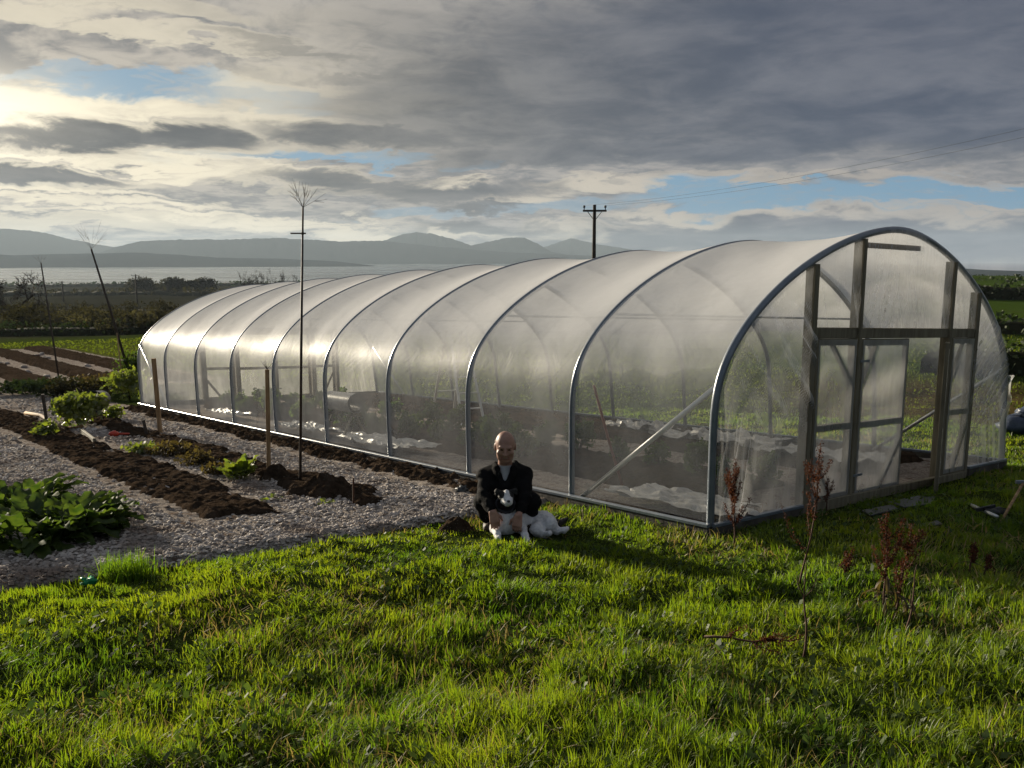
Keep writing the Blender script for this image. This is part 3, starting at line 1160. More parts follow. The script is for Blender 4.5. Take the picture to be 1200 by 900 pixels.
TT = np.linspace(0, 1, 97)
for k in range(NBAY + 1):
    au, ah = arch(TT)
    end = k in (0, NBAY)
    b = MB(ORG)
    pts = tpv(k * BAY, au, np.maximum(ah, -.05) - (.05 * (TT < .001)) - (.05 * (TT > .999)))
    b.tube(pts, .034 if end else .031, 10)
    h_ = b.build('hoop', M_steel, tun)

# cover: stretched over the hoops, sagging a little between them
nS = NBAY * 14 + 1
ss = np.linspace(0, TLEN, nS)
tt = np.linspace(.012, .988, 90)
fr = (ss / BAY) % 1.0
sag = np.sin(fr * math.pi) ** 1.15
au, ah = arch(tt, .021)
du, dh = np.gradient(au), np.gradient(ah)
ln = np.hypot(du, dh)
nu_, nh_ = -dh / ln, du / ln                   # outward
curv = sst(.10, .32, tt) * sst(.90, .68, tt)
Sg, Tg = np.meshgrid(ss, tt, indexing='ij')
wr = (vnoise(Sg * 1.3 + Tg * 6, Tg * 16 - Sg * 3, 301) - .5) * .012 + (vnoise(Sg * 7 - Tg * 14, Tg * 40 + Sg * 9, 302) - .5) * .0025
dis = -(.046 * curv[None, :] + .016) * sag[:, None] + wr * sag[:, None] ** .6
V = tpv(Sg, au[None] + nu_[None] * dis, ah[None] + nh_[None] * dis) - T0
me = mesh_np('film_cover', V.reshape(-1, 3), [grid_faces(nS, 90)], smooth=True)
mk = me.attributes.new('milk', 'FLOAT', 'POINT')          # condensation gathers towards the roof
mk.data.foreach_set('value', np.broadcast_to(.56 + 2.0 * sst(1.05, 2.1, ah)[None, :], (nS, 90)).astype(np.float32).ravel())
link('film_cover', me, M_film, tun)

# timber and channel along both long sides and under both ends
def along(name, mat, parent, items):
    b = MB(ORG)
    for p0, p1, w, d, side in items:
        b = MB(ORG)
        b.beam(p0, p1, w, d, side)
        b.build(name, mat, parent)


for u0, sg in ((0., -1), (TW, 1)):
    along('base_rail', M_rail, tun, [(tp(-.03, u0 + sg * .055, .02), tp(TLEN + .03, u0 + sg * .055, .02), .10, .045, TU)])
    along('film_channel', M_steel, tun, [(tp(-.03, u0 + sg * .06, .087), tp(TLEN + .03, u0 + sg * .06, .087), .03, .05, TU)])
for s0, sg in ((-.045, -1), (TLEN + .045, 1)):
    if sg < 0:
        along('base_rail', M_rail, tun, [(tp(s0, -.03, .02), tp(s0, 1.33, .02), .10, .04, TU), (tp(s0, 4.9, .03), tp(s0, TW, .03), .12, .04, TU)])
        along('film_channel', M_steel, tun, [(tp(s0, -.02, .087), tp(s0, 1.33, .087), .03, .045, TU), (tp(s0, 4.9, .105), tp(s0, TW, .105), .03, .045, TU)])
        along('threshold', M_wood, tun, [(tp(-.06, 1.45, .03), tp(-.06, 4.77, .0), .16, .05, TU)])
    else:
        along('base_rail', M_rail, tun, [(tp(s0, -.03, .045), tp(s0, TW, .045), .14, .04, TU)])

# bracing tubes and crop bars
def brace(s0, h0, s1, h1, u0):
    b = MB(ORG)
    b.tube([tp(s0, u0, h0), tp((s0 + s1) / 2, u0, (h0 + h1) / 2), tp(s1, u0, h1)], .024, 10)
    b.build('brace', M_tube, tun)


brace(.03, 1.28, 1.66, .05, .05)
brace(.03, 1.28, 1.66, .05, 5.83)
brace(TLEN - .03, 1.4, TLEN - 1.64, .05, .05)
brace(TLEN - .03, 1.4, TLEN - 1.64, .05, 5.83)
for k in (1, 2, 5):
    h_ = 1.92
    uu = np.linspace(0, TW, 400)
    inn = uu[arch_h(uu) > h_]
    b = MB(ORG)
    b.tube(tpv(k * BAY, np.linspace(inn[0], inn[-1], 6), np.full(6, h_)), .013, 8)
    b.build('crop_bar', M_steel, tun)

# end frames of timber
US = [1.388, 2.198, 4.153, 4.834]
HL = 1.74


def end_frame(s0, sg, doors):
    e = lambda d: s0 + sg * d
    for k, u in enumerate(US):
        w, d = (.075, .10) if k in (0, 3) else (.06, .11)
        top = min(arch_h(u - .05), arch_h(u + .05)) - .012
        b = MB(ORG)
        b.beam(tp(e(.0), u, -.12), tp(e(.0), u, top), w, d, TB)
        b.build('corner_post' if k in (0, 3) else 'door_post', M_wood, tun)
    b = MB(ORG)
    for a, c in ((0, 1), (1, 2), (2, 3)):
        b.beam(tp(e(.005), US[a] + (.045 if a in (0, 3) else .037), HL), tp(e(.005), US[c] - (.045 if c in (0, 3) else .037), HL), .10, .06, TU)
    b.build('lintel', M_wood, tun)
    b = MB(ORG)
    b.beam(tp(e(-.02), 2.24, 2.60), tp(e(-.02), 3.42, 2.635), .055, .022, TU)
    b.build('top_board', M_post, tun)

    def leaf(name, u0, u1, h0, h1, hinge=None, ang=0., br=(), off=.03):
        """framed panel between u0 and u1; swung by ang about the hinge side"""
        def P(u, h, d=0.):
            if hinge is None:
                return tp(e(off + d), u, h)
            dv = u - hinge
            ca, sa = math.cos(ang), math.sin(ang)
            return tp(e(off + abs(dv) * sa + d * ca), hinge + dv * ca, h)
        sdir = P(u1, h0) - P(u0, h0)
        b = MB(ORG)
        w, dp = .062, .042
        for u in (u0 + w / 2, u1 - w / 2):
            b.beam(P(u, h0), P(u, h1), w, dp, sdir)
        hm_ = h0 + (h1 - h0) * .46
        for h in (h0 + w / 2, hm_, h1 - w / 2):
            b.beam(P(u0 + w, h, .002), P(u1 - w, h, .002), w, dp, TU)
        for (ua, ha), (ub, hb) in br:
            b.beam(P(u0 + (u1 - u0) * ua, h0 + (h1 - h0) * ha, -.006), P(u0 + (u1 - u0) * ub, h0 + (h1 - h0) * hb, -.006), .05, .03, TU)
        o = b.build(name, M_wood, tun)
        n1, n2 = 8, 16
        uu, hh = np.meshgrid(np.linspace(u0 + .02, u1 - .02, n1), np.linspace(h0 + .01, h1 - .01, n2), indexing='ij')
        q = np.random.default_rng(int(u0 * 100))
        V = np.array([[P(uu[i, j], hh[i, j], .024 + .004 * q.random()) for j in range(n2)] for i in range(n1)])
        if hinge is not None or name == 'door_leaf':
            for h in (h0 + .22, h1 - .22):
                uh = (u1 if hinge is not None else u0)
                b = MB(ORG)
                b.beam(P(uh - .02, h, .028), P(uh + (-.15 if hinge is not None else .15), h, .028), .025, .006, TU)
                b.build('hinge', M_steel, o)
        f = link('film', mesh_np('film', (V - T0).reshape(-1, 3), [grid_faces(n1, n2)], smooth=True), M_film_door, o)
        return o

    leaf('fixed_panel', US[0] + .05, US[1] - .04, .09, HL - .055, br=[((.42, .965), (.93, .72)), ((.05, .30), (.50, .03))])
    leaf('fixed_panel', US[2] + .05, US[3] - .05, .09, HL - .055, br=[((.55, .965), (.08, .66)), ((.92, .36), (.45, .03))])
    if doors:
        leaf('door_leaf', US[1] + .04, 3.2, .07, HL - .06, br=[((.33, .965), (.05, .70)), ((.95, .33), (.55, .03))])
        leaf('door_leaf', 3.2, US[2] - .02, .03, HL - .10, hinge=US[2] - .02, ang=math.radians(24), br=[((.6, .965), (.95, .70)), ((.05, .33), (.45, .03))])
    else:
        leaf('door_leaf', US[1] + .04, 3.17, .07, HL - .06)
        leaf('door_leaf', 3.19, US[2] - .04, .07, HL - .06)

    # the film of the end wall
    def wall(u0, u1, hlo, kind, seed, m=70, n=90):
        uu = np.linspace(u0, u1, m)
        ht = np.maximum(arch_h(np.clip(uu, .01, TW - .15)), hlo + .02)
        U_, K_ = np.meshgrid(uu, np.linspace(0, 1, n), indexing='ij')
        Hh = hlo + (ht[:, None] - hlo) * K_
        fold = lambda p, q, f, sd: np.maximum(1 - np.abs(vnoise(p * f, q * .8, sd) * 2 - 1) * 2.6, 0)
        if kind == 'left':          # pulled slantwise from the hoop to the post, and down to the corner
            p, q_ = U_ * .62 + Hh * .78, U_ * .78 - Hh * .62
            d = .034 * fold(p, q_, 11, seed) * sst(.75, 1.1, Hh) * sst(2.1, 1.7, Hh) * sst(.2, .55, U_)
            d += .024 * fold(U_ * 1. - Hh * .18, Hh, 16, seed + 1) * sst(1.1, .8, Hh) * sst(.75, .1, U_)
        elif kind == 'right':
            p, q_ = -U_ * .62 + Hh * .78, U_ * .78 + Hh * .62
            d = .030 * fold(p, q_, 12, seed) * sst(.55, .8, Hh) * sst(2.0, 1.6, Hh)
            d += .032 * fold(U_ + Hh * .22, Hh * .6, 13, seed + 1) * sst(1.1, .7, Hh) * sst(5.1, 5.5, U_)
        else:
            d = .018 * fold(U_ + .10 * np.sin(Hh * 3), Hh * .5, 9, seed) * sst(HL + .75, HL + .15, Hh)
            d += .026 * fold(U_ - Hh * .35, Hh * .5, 12, seed + 1) * sst(.45, .1, np.abs(U_ - 2.6)) * sst(HL + .8, HL + .3, Hh)
        d = .034 + d + .020 * (vnoise(U_ * 2.2, Hh * 1.4, seed + 2) - .5)
        V = tpv(s0 + sg * d, U_, Hh)
        link('end_film', mesh_np('end_film', (V - T0).reshape(-1, 3), [grid_faces(m, n)], smooth=True), M_film_end, tun)
    wall(.005, US[0] + .04, .02, 'left', 311)
    wall(US[0] + .04, US[3] - .04, HL + .052, 'top', 315, 110, 60)
    wall(US[3] - .04, TW - .02, .02, 'right', 319)


end_frame(.0, -1, True)
end_frame(TLEN, 1, False)

# ------------------------------------------------------------------ inside the tunnel
def in_h(s, u, x, y):
    return .015 + .03 * (fbm(x * 12, y * 12, 321) - .5) + .04 * (fbm(x * 1.5, y * 1.5, 322) - .5) + (tp(0, 0, 0)[2] * 0)


su_sheet('tunnel_floor', .04, TLEN - .04, .04, TW - .04, .06, .06, in_h, M_gravel, .05, kind='structure')
for k, (u0, u1, lab) in enumerate([(.95, 2.55, 'soil bed inside the tunnel nearest the viewer, full of leafy plants'), (3.7, 5.7, 'bare soil bed along the far side of the tunnel interior')]):
    tag(su_sheet('soil_bed', .6, TLEN - .5, u0 - .3, u1 + .3, .06, .05, bed_h(u0, u1, .8, TLEN - .7, .09, 330 + 5 * k, .15, .1), M_soil), lab, 'soil bed')
# ------------------------------------------------------------------ plants
def leaf_cloud(c, r, n, size, seed, up=.3, shell=.0):
    """n small leaf quads spread through an ellipsoid"""
    q = np.random.default_rng(seed)
    d = q.normal(0, 1, (n, 3))
    d /= np.linalg.norm(d, axis=1)[:, None]
    rad = (shell + (1 - shell) * q.random(n)) ** .45
    p = np.array(c) + d * rad[:, None] * np.array(r)
    return quads_at(p, size * (.5 + q.random(n)), q, up)


def quads_at(p, sz, q, up=.3, asp=.6):
    n = len(p)
    a = q.normal(0, 1, (n, 3))
    a /= np.linalg.norm(a, axis=1)[:, None]
    b = q.normal(0, 1, (n, 3)) + np.array([0, 0, up])
    b = b - a * np.sum(a * b, 1)[:, None]
    b /= np.linalg.norm(b, axis=1)[:, None]
    a, b = a * sz[:, None] * .5, b * sz[:, None] * .5 * asp
    return np.stack([p - a, p + b, p + a, p - b], 1)


def big_leaf(mb, base, az, elev, L, W, droop, q, mi=0, stalk=.35):
    """a leaf on a stalk with a wavy, cupped blade"""
    d = np.array([math.cos(az), math.sin(az), 0.])
    sd = np.array([-math.sin(az), math.cos(az), 0.])
    n = 12
    t = np.linspace(0, 1, n)
    el = elev - droop * t ** 1.4
    st = L / (n - 1)
    P = [np.array(base, float)]
    for k in range(1, n):
        P.append(P[-1] + st * (d * math.cos(el[k]) + np.array([0, 0, 1.]) * math.sin(el[k])))
    P = np.array(P)
    k0 = max(1, int(stalk * n))
    mb.tube(P[:k0 + 1], np.linspace(.006, .004, k0 + 1) * (L / .35), 5, mi)
    tb = np.linspace(0, 1, n - k0)
    wid = W * np.sin(np.clip(tb * .93 + .07, 0, 1) * math.pi) ** .65 * (1 - .25 * tb)
    G_ = np.zeros((n - k0, 7, 3))
    ph = q.random() * 6
    for j, v in enumerate(np.linspace(-1, 1, 7)):
        for i in range(n - k0):
            nrm = np.array([0, 0, 1.]) * math.cos(el[k0 + i]) - d * math.sin(el[k0 + i])
            wv = .22 * W * math.sin(tb[i] * 13 + ph + (2 if v > 0 else 0)) * abs(v) ** 1.5
            G_[i, j] = P[k0 + i] + sd * v * wid[i] + nrm * (wid[i] * .35 * abs(v) + wv)
    mb.sheet(G_, mi)


def leafy_plant(name, c, nleaf, L, W, mat, label, cat, seed, spread=.25, group=None, elev=(.35, 1.35), droop=(.6, 1.5)):
    q = np.random.default_rng(seed)
    c = np.array(c, float)
    t = thing(name, c, label, cat, group)
    nb = 3
    for g in range(nb):
        mb = MB(c)
        for k in range(nleaf // nb):
            a = q.random() * 6.283
            rr = spread * math.sqrt(q.random())
            b = c + np.array([math.cos(a) * rr, math.sin(a) * rr, 0.])
            b[2] = gz(b[0], b[1]) - .01
            big_leaf(mb, b, a + q.normal(0, .5), q.uniform(*elev), L * q.uniform(.6, 1.15), W * q.uniform(.7, 1.2), q.uniform(*droop), q)
        mb.build('leaves', mat, t)
    return t


def bushy_plant(name, c, r, n, size, mat, label, cat, seed, group=None, stems=6):
    c = np.array(c, float)
    t = thing(name, c, label, cat, group)
    q = np.random.default_rng(seed)
    mb = MB(c)
    lc = MB(c)
    for k in range(stems):
        a = q.random() * 6.28
        tip = c + np.array([math.cos(a) * r[0] * q.random(), math.sin(a) * r[1] * q.random(), r[2] * q.uniform(.9, 1.9)])
        m_ = (c + tip) / 2 + q.normal(0, .03, 3)
        mb.tube([c + q.normal(0, .01, 3), m_, tip], [.007, .005, .002], 5)
        lc.quads(leaf_cloud(tip * .75 + c * .25, np.array(r) * .55, n // stems, size, seed * 31 + k))
    lc.quads(leaf_cloud(c + np.array([0, 0, r[2]]), r, n // 2, size, seed * 31 + 99))
    mb.build('stem', M_bark, t)
    lc.build('foliage', mat, t)
    return t


# the big clump at the left edge
p = foot(42, 632)
leafy_plant('vegetable_plant', p, 120, .46, .088, M_leafd, 'largest dark green leafy vegetable clump at the left edge on the stones', 'vegetable plant', 401, .34)
p = foot(96, 622)
leafy_plant('vegetable_plant', p, 100, .38, .078, M_leafd, 'dark green leafy vegetable clump nearest the lawn, with one drooping outer leaf', 'vegetable plant', 402, .22)
p = foot(14, 600)
leafy_plant('vegetable_plant', p, 84, .46, .085, M_leafd, 'dark green leafy vegetable clump at the left edge behind the larger one', 'vegetable plant', 403, .3)
p = foot(0, 560)
leafy_plant('vegetable_plant', p - [.6, 0, 0], 36, .4, .10, M_leafd, 'green leafy vegetable plant cut by the left edge beside the dug bed', 'vegetable plant', 404, .2)
p = foot(281, 562)
leafy_plant('lettuce_plant', p, 33, .30, .085, M_leafy, 'bright yellow green upright leafy plant left of the thick stake', 'vegetable plant', 405, .10, elev=(.8, 1.5), droop=(.2, 1.2))
p = foot(379, 591)
leafy_plant('seedling', p, 9, .12, .03, M_leafy, 'small yellow green seedling at the front of the long soil mound', 'seedling', 406, .03)
p = foot(318, 588)
leafy_plant('seedling', p, 9, .11, .03, M_leafy, 'pale low seedling among the stones left of the soil mound', 'seedling', 408, .05)
p = foot(150, 672)
q = np.random.default_rng(409)
n = 420
gx, gy = p[0] + q.normal(0, .09, n), p[1] + q.normal(0, .07, n)
tuft_o = blades('grass_tuft', gx, gy, q.uniform(.12, .26, n), np.full(n, .0035), (q.random(n) * 6.28, np.full(n, .35)), 410, M_grass, q.random(n) * .4)
tag(tuft_o, 'taller dark green grass tuft where the stones meet the lawn', 'grass tuft', kind='stuff')

# yellow bush with a black tub, withered plants in the stake bed
p = foot(92, 501)
bushy_plant('yellow_bush', p, (.46, .38, .33), 760, .10, M_leafy, 'yellow green bushy plant growing round a black tub', 'bush', 411)
p2 = foot(110, 497)
tub = thing('tub', p2, 'black plastic tub lying among the yellow green bush', 'tub')
b = MB(p2)
a_ = np.linspace(0, 2 * math.pi, 25)
ctr = p2 + np.array([.05, -.05, .42])
prof = [(.0, .30), (.03, .31), (.03, .27), (.45, .22), (.47, .0)]
rings = []
for dpt, rr in [(.36, .15), (.0, .20), (-.02, .212), (-.02, .185), (.32, .14), (.34, .01)]:
    rings.append(np.stack([ctr[0] + rr * np.cos(a_), np.full(25, ctr[1] + dpt), ctr[2] + rr * np.sin(a_)], -1))
b.sheet(np.array(rings))
b.build('shell', M_black, tub)
for k, (a, lab) in enumerate([(128, 'low yellow bush in the gap between the dug bed and the tub'), (52, 'small yellow green plant sprouting from the dug soil bed'), (134, 'little green plant right of the black tub')]):
    p = foot(*[(62, 512), (52, 514), (134, 492)][k])
    if k:
        bushy_plant('weed_plant', p, (.2, .2, .16), 160, .08, M_leafy, lab, 'weed', 420 + k)
for k, (px, py, rx, rz, lab) in enumerate([(168, 532, .30, .09, 'withered brown and yellow plant left of the thin stake'), (200, 535, .36, .11, 'withered yellow brown plant around the foot of the thin stake'),
                                           (232, 545, .3, .09, 'withered dark brown plant in the middle of the stake bed'), (258, 556, .24, .07, 'withered brown plant just left of the lettuce')]):
    bushy_plant('withered_plant', foot(px, py), (rx, rx * .8, rz), 260, .06, M_leafb if k % 2 else M_leafy if k == 0 else M_leafb, lab, 'withered plant', 430 + k, 'withered plants of the stake bed', 9)
for k, (px, py, rx, rz, lab) in enumerate([(30, 462, .8, .22, 'dark green low crop row before the far ridges, leftmost'), (62, 466, .9, .28, 'dark green low crop row before the far ridges, second from left'), (100, 468, .9, .3, 'grey green low crop behind the tub bush'),
                                           (128, 462, .9, .3, 'reddish brown withered crop left of the polytunnel corner'), (152, 470, .7, .45, 'yellow brown bush against the far corner of the polytunnel'), (156, 452, .6, .55, 'dark green bush at the foot of the leaning pole')]):
    bushy_plant('crop_plant', foot(px, py), (rx, rx * .7, rz), 620, .10, [M_hedge, M_hedge, M_scrub, M_leafb, M_leafy, M_leafd][k], lab, 'crop plant', 440 + k)

# plants inside the tunnel
def inside_kind(name, seed, r, n, size, mat):
    return name, seed, r, n, size, mat


q = np.random.default_rng(450)
protos = []
for k in range(4):
    c = np.zeros(3)
    lc, sm = MB(c), MB(c)
    for j in range(7):
        a = q.random() * 6.28
        tip = np.array([math.cos(a) * .2, math.sin(a) * .2, q.uniform(.3, .62)])
        sm.tube([c, tip * .6 + [0, 0, .05], tip], [.008, .005, .003], 5)
        lc.quads(leaf_cloud(tip * .8, (.17, .17, .20), 42, .11, 460 + 9 * k + j))
    protos.append((sm, lc))
LABP = {0: 'leafy green plant in the near row inside the polytunnel', 1: 'green leafy plant in the inner row inside the polytunnel'}
kinds = []
for row, (u, mat) in enumerate([(1.25, M_leafd), (2.15, M_leafd)]):
    first = None
    for k in range(19):
        s = 1.0 + k * .72 + q.normal(0, .08)
        if (row == 0 and k in (1, 2, 3, 12)) or s > 14.5:
            continue
        x, y = su_xy(s, u + q.normal(0, .1))
        if first is None or k < 4:
            sm, lc = protos[(k + row) % 4]
            t = thing('tunnel_plant', (x, y, gz(x, y) + .05), LABP[row], 'plant', 'leafy plants in rows inside the polytunnel')
            sm.build('stem', M_bark, t)
            lc.build('foliage', mat, t)
            first = t
            kinds.append(t)
        else:
            t = copy_tree(kinds[int(q.integers(max(0, len(kinds) - 3), len(kinds)))])
            t.location = (x, y, gz(x, y) + .05)
            t['label'] = LABP[row]
        t.rotation_euler.z = q.random() * 6.28
        sc_ = q.uniform(.5, .85)
        t.scale = (sc_, sc_, sc_ * q.uniform(.8, 1.15))


def crumpled(name, s, u, rx, ry, h, seed, label, mat=None):
    n = 26
    a, b_ = np.meshgrid(np.linspace(-1, 1, n), np.linspace(-1, 1, n), indexing='ij')
    rag = 1 + .35 * (fbm(a * 2 + seed, b_ * 2, seed) - .5) * 2
    x, y = su_xy(s + a * rx * rag, u + b_ * ry * rag)
    z = ground(x, y) + .10 + h * (np.abs(fbm(a * 3, b_ * 3, seed + 1) - .5) * 2 + .35 * fbm(a * 8, b_ * 8, seed + 2))
    c = np.array([x.mean(), y.mean(), z.min()])
    o = link(name, mesh_np(name, np.stack([x, y, z], -1).reshape(-1, 3) - c, [grid_faces(n, n)], smooth=False), mat or M_white)
    o.location = c
    return tag(o, label, 'plastic sheet')


crumpled('plastic_sheet', .75, .55, .75, .33, .09, 471, 'crumpled white plastic sheet on the tunnel floor by the brace foot')
crumpled('plastic_sheet', 1.5, 4.3, .8, .4, .16, 472, 'crumpled white plastic on the far bed, close to the door end')
crumpled('plastic_sheet', 3.3, 4.6, .9, .5, .2, 473, 'larger crumpled white plastic on the far bed behind the second hoop')
crumpled('plastic_sheet', 5.2, 4.9, .6, .35, .16, 474, 'crumpled white plastic on the far bed behind the kneeling man')
crumpled('plastic_sheet', 6.3, .55, .9, .3, .10, 475, 'pale crumpled plastic along the near side of the tunnel floor')
crumpled('plastic_sheet', 8.6, .5, .8, .25, .12, 476, 'pale crumpled plastic on the floor near the rolled sheet')
crumpled('plastic_sheet', 11.9, .5, .6, .2, .1, 477, 'pale crumpled plastic near the far corner of the tunnel')
b = MB(tp(.45, .35, .05))
b.beam(tp(.15, .32, .075), tp(.62, .75, .085), .12, .025, TB)
tag(b.build('board', M_post), 'short pale wooden board lying inside the front corner of the tunnel', 'board')
b = MB(tp(7.6, 1.1, .5))
aa = np.linspace(0, 12.5, 60)
rr = .17 - .006 * aa
pa, pb_ = tp(7.1, .62, .62), tp(7.9, .62, .62)
G_ = np.array([[pa * (1 - k) + pb_ * k + TB * r_ * math.cos(a) + TU * r_ * math.sin(a) for k in np.linspace(0, 1, 8)] for a, r_ in zip(aa, rr)])
roll = thing('plastic_roll', tp(7.5, .62, .0), 'roll of white plastic film on a trestle inside the tunnel', 'plastic roll')
b = MB(tp(7.5, .62, .0))
b.sheet(G_)
b.build('roll', M_white, roll)
for s in (7.2, 7.8):
    b = MB(tp(7.5, .62, .0))
    for du_ in (-.22, .22):
        b.beam(tp(s, .62 + du_, .05), tp(s, .62, .5), .04, .03, TA)
    b.beam(tp(s, .5, .44), tp(s, .74, .44), .05, .03, TU)
    b.build('trestle', M_wood, roll)
# step ladder
c = tp(8.35, 3.4, 0)
lad = thing('step_ladder', c, 'folding step ladder standing open on the tunnel floor', 'step ladder')
for sg in (-1, 1):
    b = MB(c)
    for du_ in (-.22, .22):
        b.beam(tp(8.35 + sg * .48, 3.4 + du_ * 1.15, .05), tp(8.35 + sg * .05, 3.4 + du_ * .75, 1.75), .05, .025, TB)
    for k in range(1, 6 if sg < 0 else 3):
        f = k / 6 if sg < 0 else k / 3
        b.beam(tp(8.35 + sg * (.48 - .43 * f), 3.4 - .22, .05 + 1.7 * f), tp(8.35 + sg * (.48 - .43 * f), 3.4 + .22, .05 + 1.7 * f), .07, .02, TA)
    b.build('front_frame' if sg < 0 else 'rear_frame', M_tube, lad)
# red handled hoe leaning on a hoop
b = MB(tp(1.55, .35, .1))
b.tube([tp(1.72, .30, 1.2), tp(1.64, .45, .6), tp(1.56, .6, .06)], .014, 8)
hoe = thing('hoe', tp(1.56, .6, .06), 'long red handled hoe leaning on the second hoop inside the tunnel', 'hoe')
b2 = MB(tp(1.56, .6, .06))
b2.v, b2.f, b2.m, b2.sm, b2.n = b.v, b.f, b.m, b.sm, b.n
b2.build('handle', surf('faded_red_handle', (.12, .03, .02), (.18, .05, .035), 9., .6, .1), hoe)
b = MB(tp(1.56, .6, .06))
b.beam(tp(1.48, .6, .07), tp(1.64, .6, .07), .09, .008, TU)
b.build('blade', M_steel, hoe)

# ------------------------------------------------------------------ docks and other dead stalks on the lawn
def dock(c, H, seed, label, nbr=7, lean=(0, 0), seedy=1., base_leaf=0, fallen=None, group='dead dock plants'):
    q = np.random.default_rng(seed)
    c = np.array(c, float)
    t = thing('dock_plant', c, label, 'dock plant', group)
    st, sd, bl = MB(c), MB(c), MB(c)
    ax = np.array([lean[0], lean[1], 1.])
    if fallen is not None:
        ax = np.array(fallen, float)
    ax /= np.linalg.norm(ax)
    side = np.cross(ax, [0, 1, .1])
    side /= np.linalg.norm(side)
    oth = np.cross(side, ax)
    tt_ = np.linspace(0, 1, 9)
    wob = np.cumsum(q.normal(0, .012, (9, 2)), 0) * H
    main = c + ax * (tt_ * H)[:, None] + side * wob[:, :1] + oth * wob[:, 1:]
    st.tube(main, np.linspace(.0075, .002, 9), 6)

    def seeds(path, n, rad, sz):
        k = q.random(n) * (len(path) - 1.001)
        i = k.astype(int)
        f = (k - i)[:, None]
        p = path[i] * (1 - f) + path[i + 1] * f + q.normal(0, rad, (n, 3))
        sd.quads(quads_at(p, sz * (.6 + .8 * q.random(n)), q, .2, .8))
    seeds(main[4:], int(190 * seedy), .010, .012)
    for k in range(nbr):
        f = q.uniform(.3, .85)
        i = int(f * 8)
        b0 = main[i]
        a = q.random() * 6.28
        el_ = q.uniform(.75, 1.2)
        L = H * q.uniform(.22, .42) * (1.15 - f * .6)
        d = (side * math.cos(a) + oth * math.sin(a)) * math.cos(el_) + ax * math.sin(el_)
        mid_ = b0 + d * L * .5 + q.normal(0, .01, 3)
        tip = b0 + d * L * .8 + ax * L * .25
        path = np.array([b0, mid_, tip])
        st.tube(path, [.0035, .0025, .0012], 5)
        seeds(path, int(90 * seedy), .008, .011)
    st.build('stem', M_rustst, t)
    if seedy:
        sd.build('seed_head', M_rust, t)
    for k in range(base_leaf):
        a = q.random() * 6.28
        big_leaf(bl, c + np.array([0, 0, H * q.uniform(.1, .42)]), a, q.uniform(-.5, .5), .20, .014, 1.9, q)
    if base_leaf:
        bl.build('withered_leaf', M_leafb, t)
    return t


dock(foot(859, 640), .72, 501, 'dark red dock plant with many seed branches at the front corner of the tunnel', 14, seedy=1.9)
dock(foot(936, 690), 1.02, 502, 'tallest thin red dock stalk in front of the left corner post', 10, lean=(.06, 0), seedy=1.2)
dock(foot(941, 772), .55, 503, 'thin bare brown stalk on the lawn below the tall dock', 2, seedy=0.)
dock(foot(1036, 725), .66, 504, 'thick rusty dock clump with withered hanging leaves, tallest stem', 10, seedy=1.5, base_leaf=12)
dock(foot(1050, 722), .60, 505, 'rusty dock stem on the right of the thick clump', 9, lean=(.10, 0), seedy=1.3, base_leaf=6)
dock(foot(985, 685), .26, 506, 'low rusty dock remnant between the tall stalk and the thick clump', 6, lean=(.3, 0), seedy=.9, base_leaf=4)
dock(foot(1137, 672), .22, 507, 'short brown dock remnant on the right of the lawn', 6, lean=(.1, 0), seedy=.8, base_leaf=3)
dock(foot(1152, 675), .17, 511, 'smallest brown dock stub at the right of the lawn', 5, lean=(.25, 0), seedy=.6, base_leaf=2)
p = foot(825, 768) + [0, 0, .10]
dock(p, .50, 508, 'fallen red dock stalk lying across the grass', 4, seedy=1.0, fallen=(1., -.32, .02))
dock(foot(1062, 745), .42, 509, 'pale thin dead stalk beside the thick dock clump', 2, lean=(.1, 0), seedy=0.)
dock(foot(968, 600), .34, 510, 'short red dock at the foot of the left door post', 5, seedy=.9)

# ------------------------------------------------------------------ poles and stakes
def pole(name, base, top, r, label, cat, twig=None, seed=1, bar=False, mat=None):
    base, top = np.array(base, float), np.array(top, float)
    t = thing(name, base, label, cat)
    q = np.random.default_rng(seed)
    b = MB(base)
    b.tube([base - [0, 0, .2], base * .5 + top * .5, top], [r, r * .9, r * .62], 8)
    b.build('shaft', mat or M_pole, t)
    if twig:
        b = MB(base)
        for k in range(twig[0]):
            a = 6.283 * k / twig[0] + q.normal(0, .15)
            el_ = q.uniform(.5, 1.25)
            L = twig[1] * q.uniform(.7, 1.1)
            d = np.array([math.cos(a) * math.cos(el_), math.sin(a) * math.cos(el_), math.sin(el_)])
            m_ = top + d * L * .5
            e_ = top + d * L + np.array([0, 0, L * .06])
            b.tube([top, m_, e_], [.0024, .0017, .0010], 5)
            for j in range(2):
                b.tube([m_, m_ + (d + q.normal(0, .4, 3)) * L * .35], [.002, .0014], 5)
        b.build('twigs', M_pole, t)
    if bar:
        b = MB(base)
        p = base * .09 + top * .91
        b.tube([p + [-.13, 0, .0], p + [.035, 0, 0]], .009, 6)
        b.blob(p, .018, 3, .1)
        b.build('crossbar', M_pole, t)
    return t


bp = foot(351, 568)
Yp = bp[1]
pole('bird_pole', bp, at(355, 243, Yp), .017, 'tall thin upright pole topped with a fan of fine twigs, in front of the tunnel', 'pole', (11, .29), 601, True)
bp = foot(157, 452)
pole('bird_pole', bp, at(107, 292, bp[1] - .8), .04, 'leaning dark pole with a wispy top near the far tunnel corner', 'pole', (11, .75), 602)
bp = foot(70, 447)
pole('bird_pole', bp, at(48, 308, bp[1] + .5), .03, 'leaning thin dark pole over the far plot, leftmost of the poles', 'pole', (4, .4), 603)
bp = foot(145, 462)
pole('prop_stick', bp, at(137, 390, bp[1]), .022, 'grey stick propped against the leaning pole', 'stick', mat=M_post)


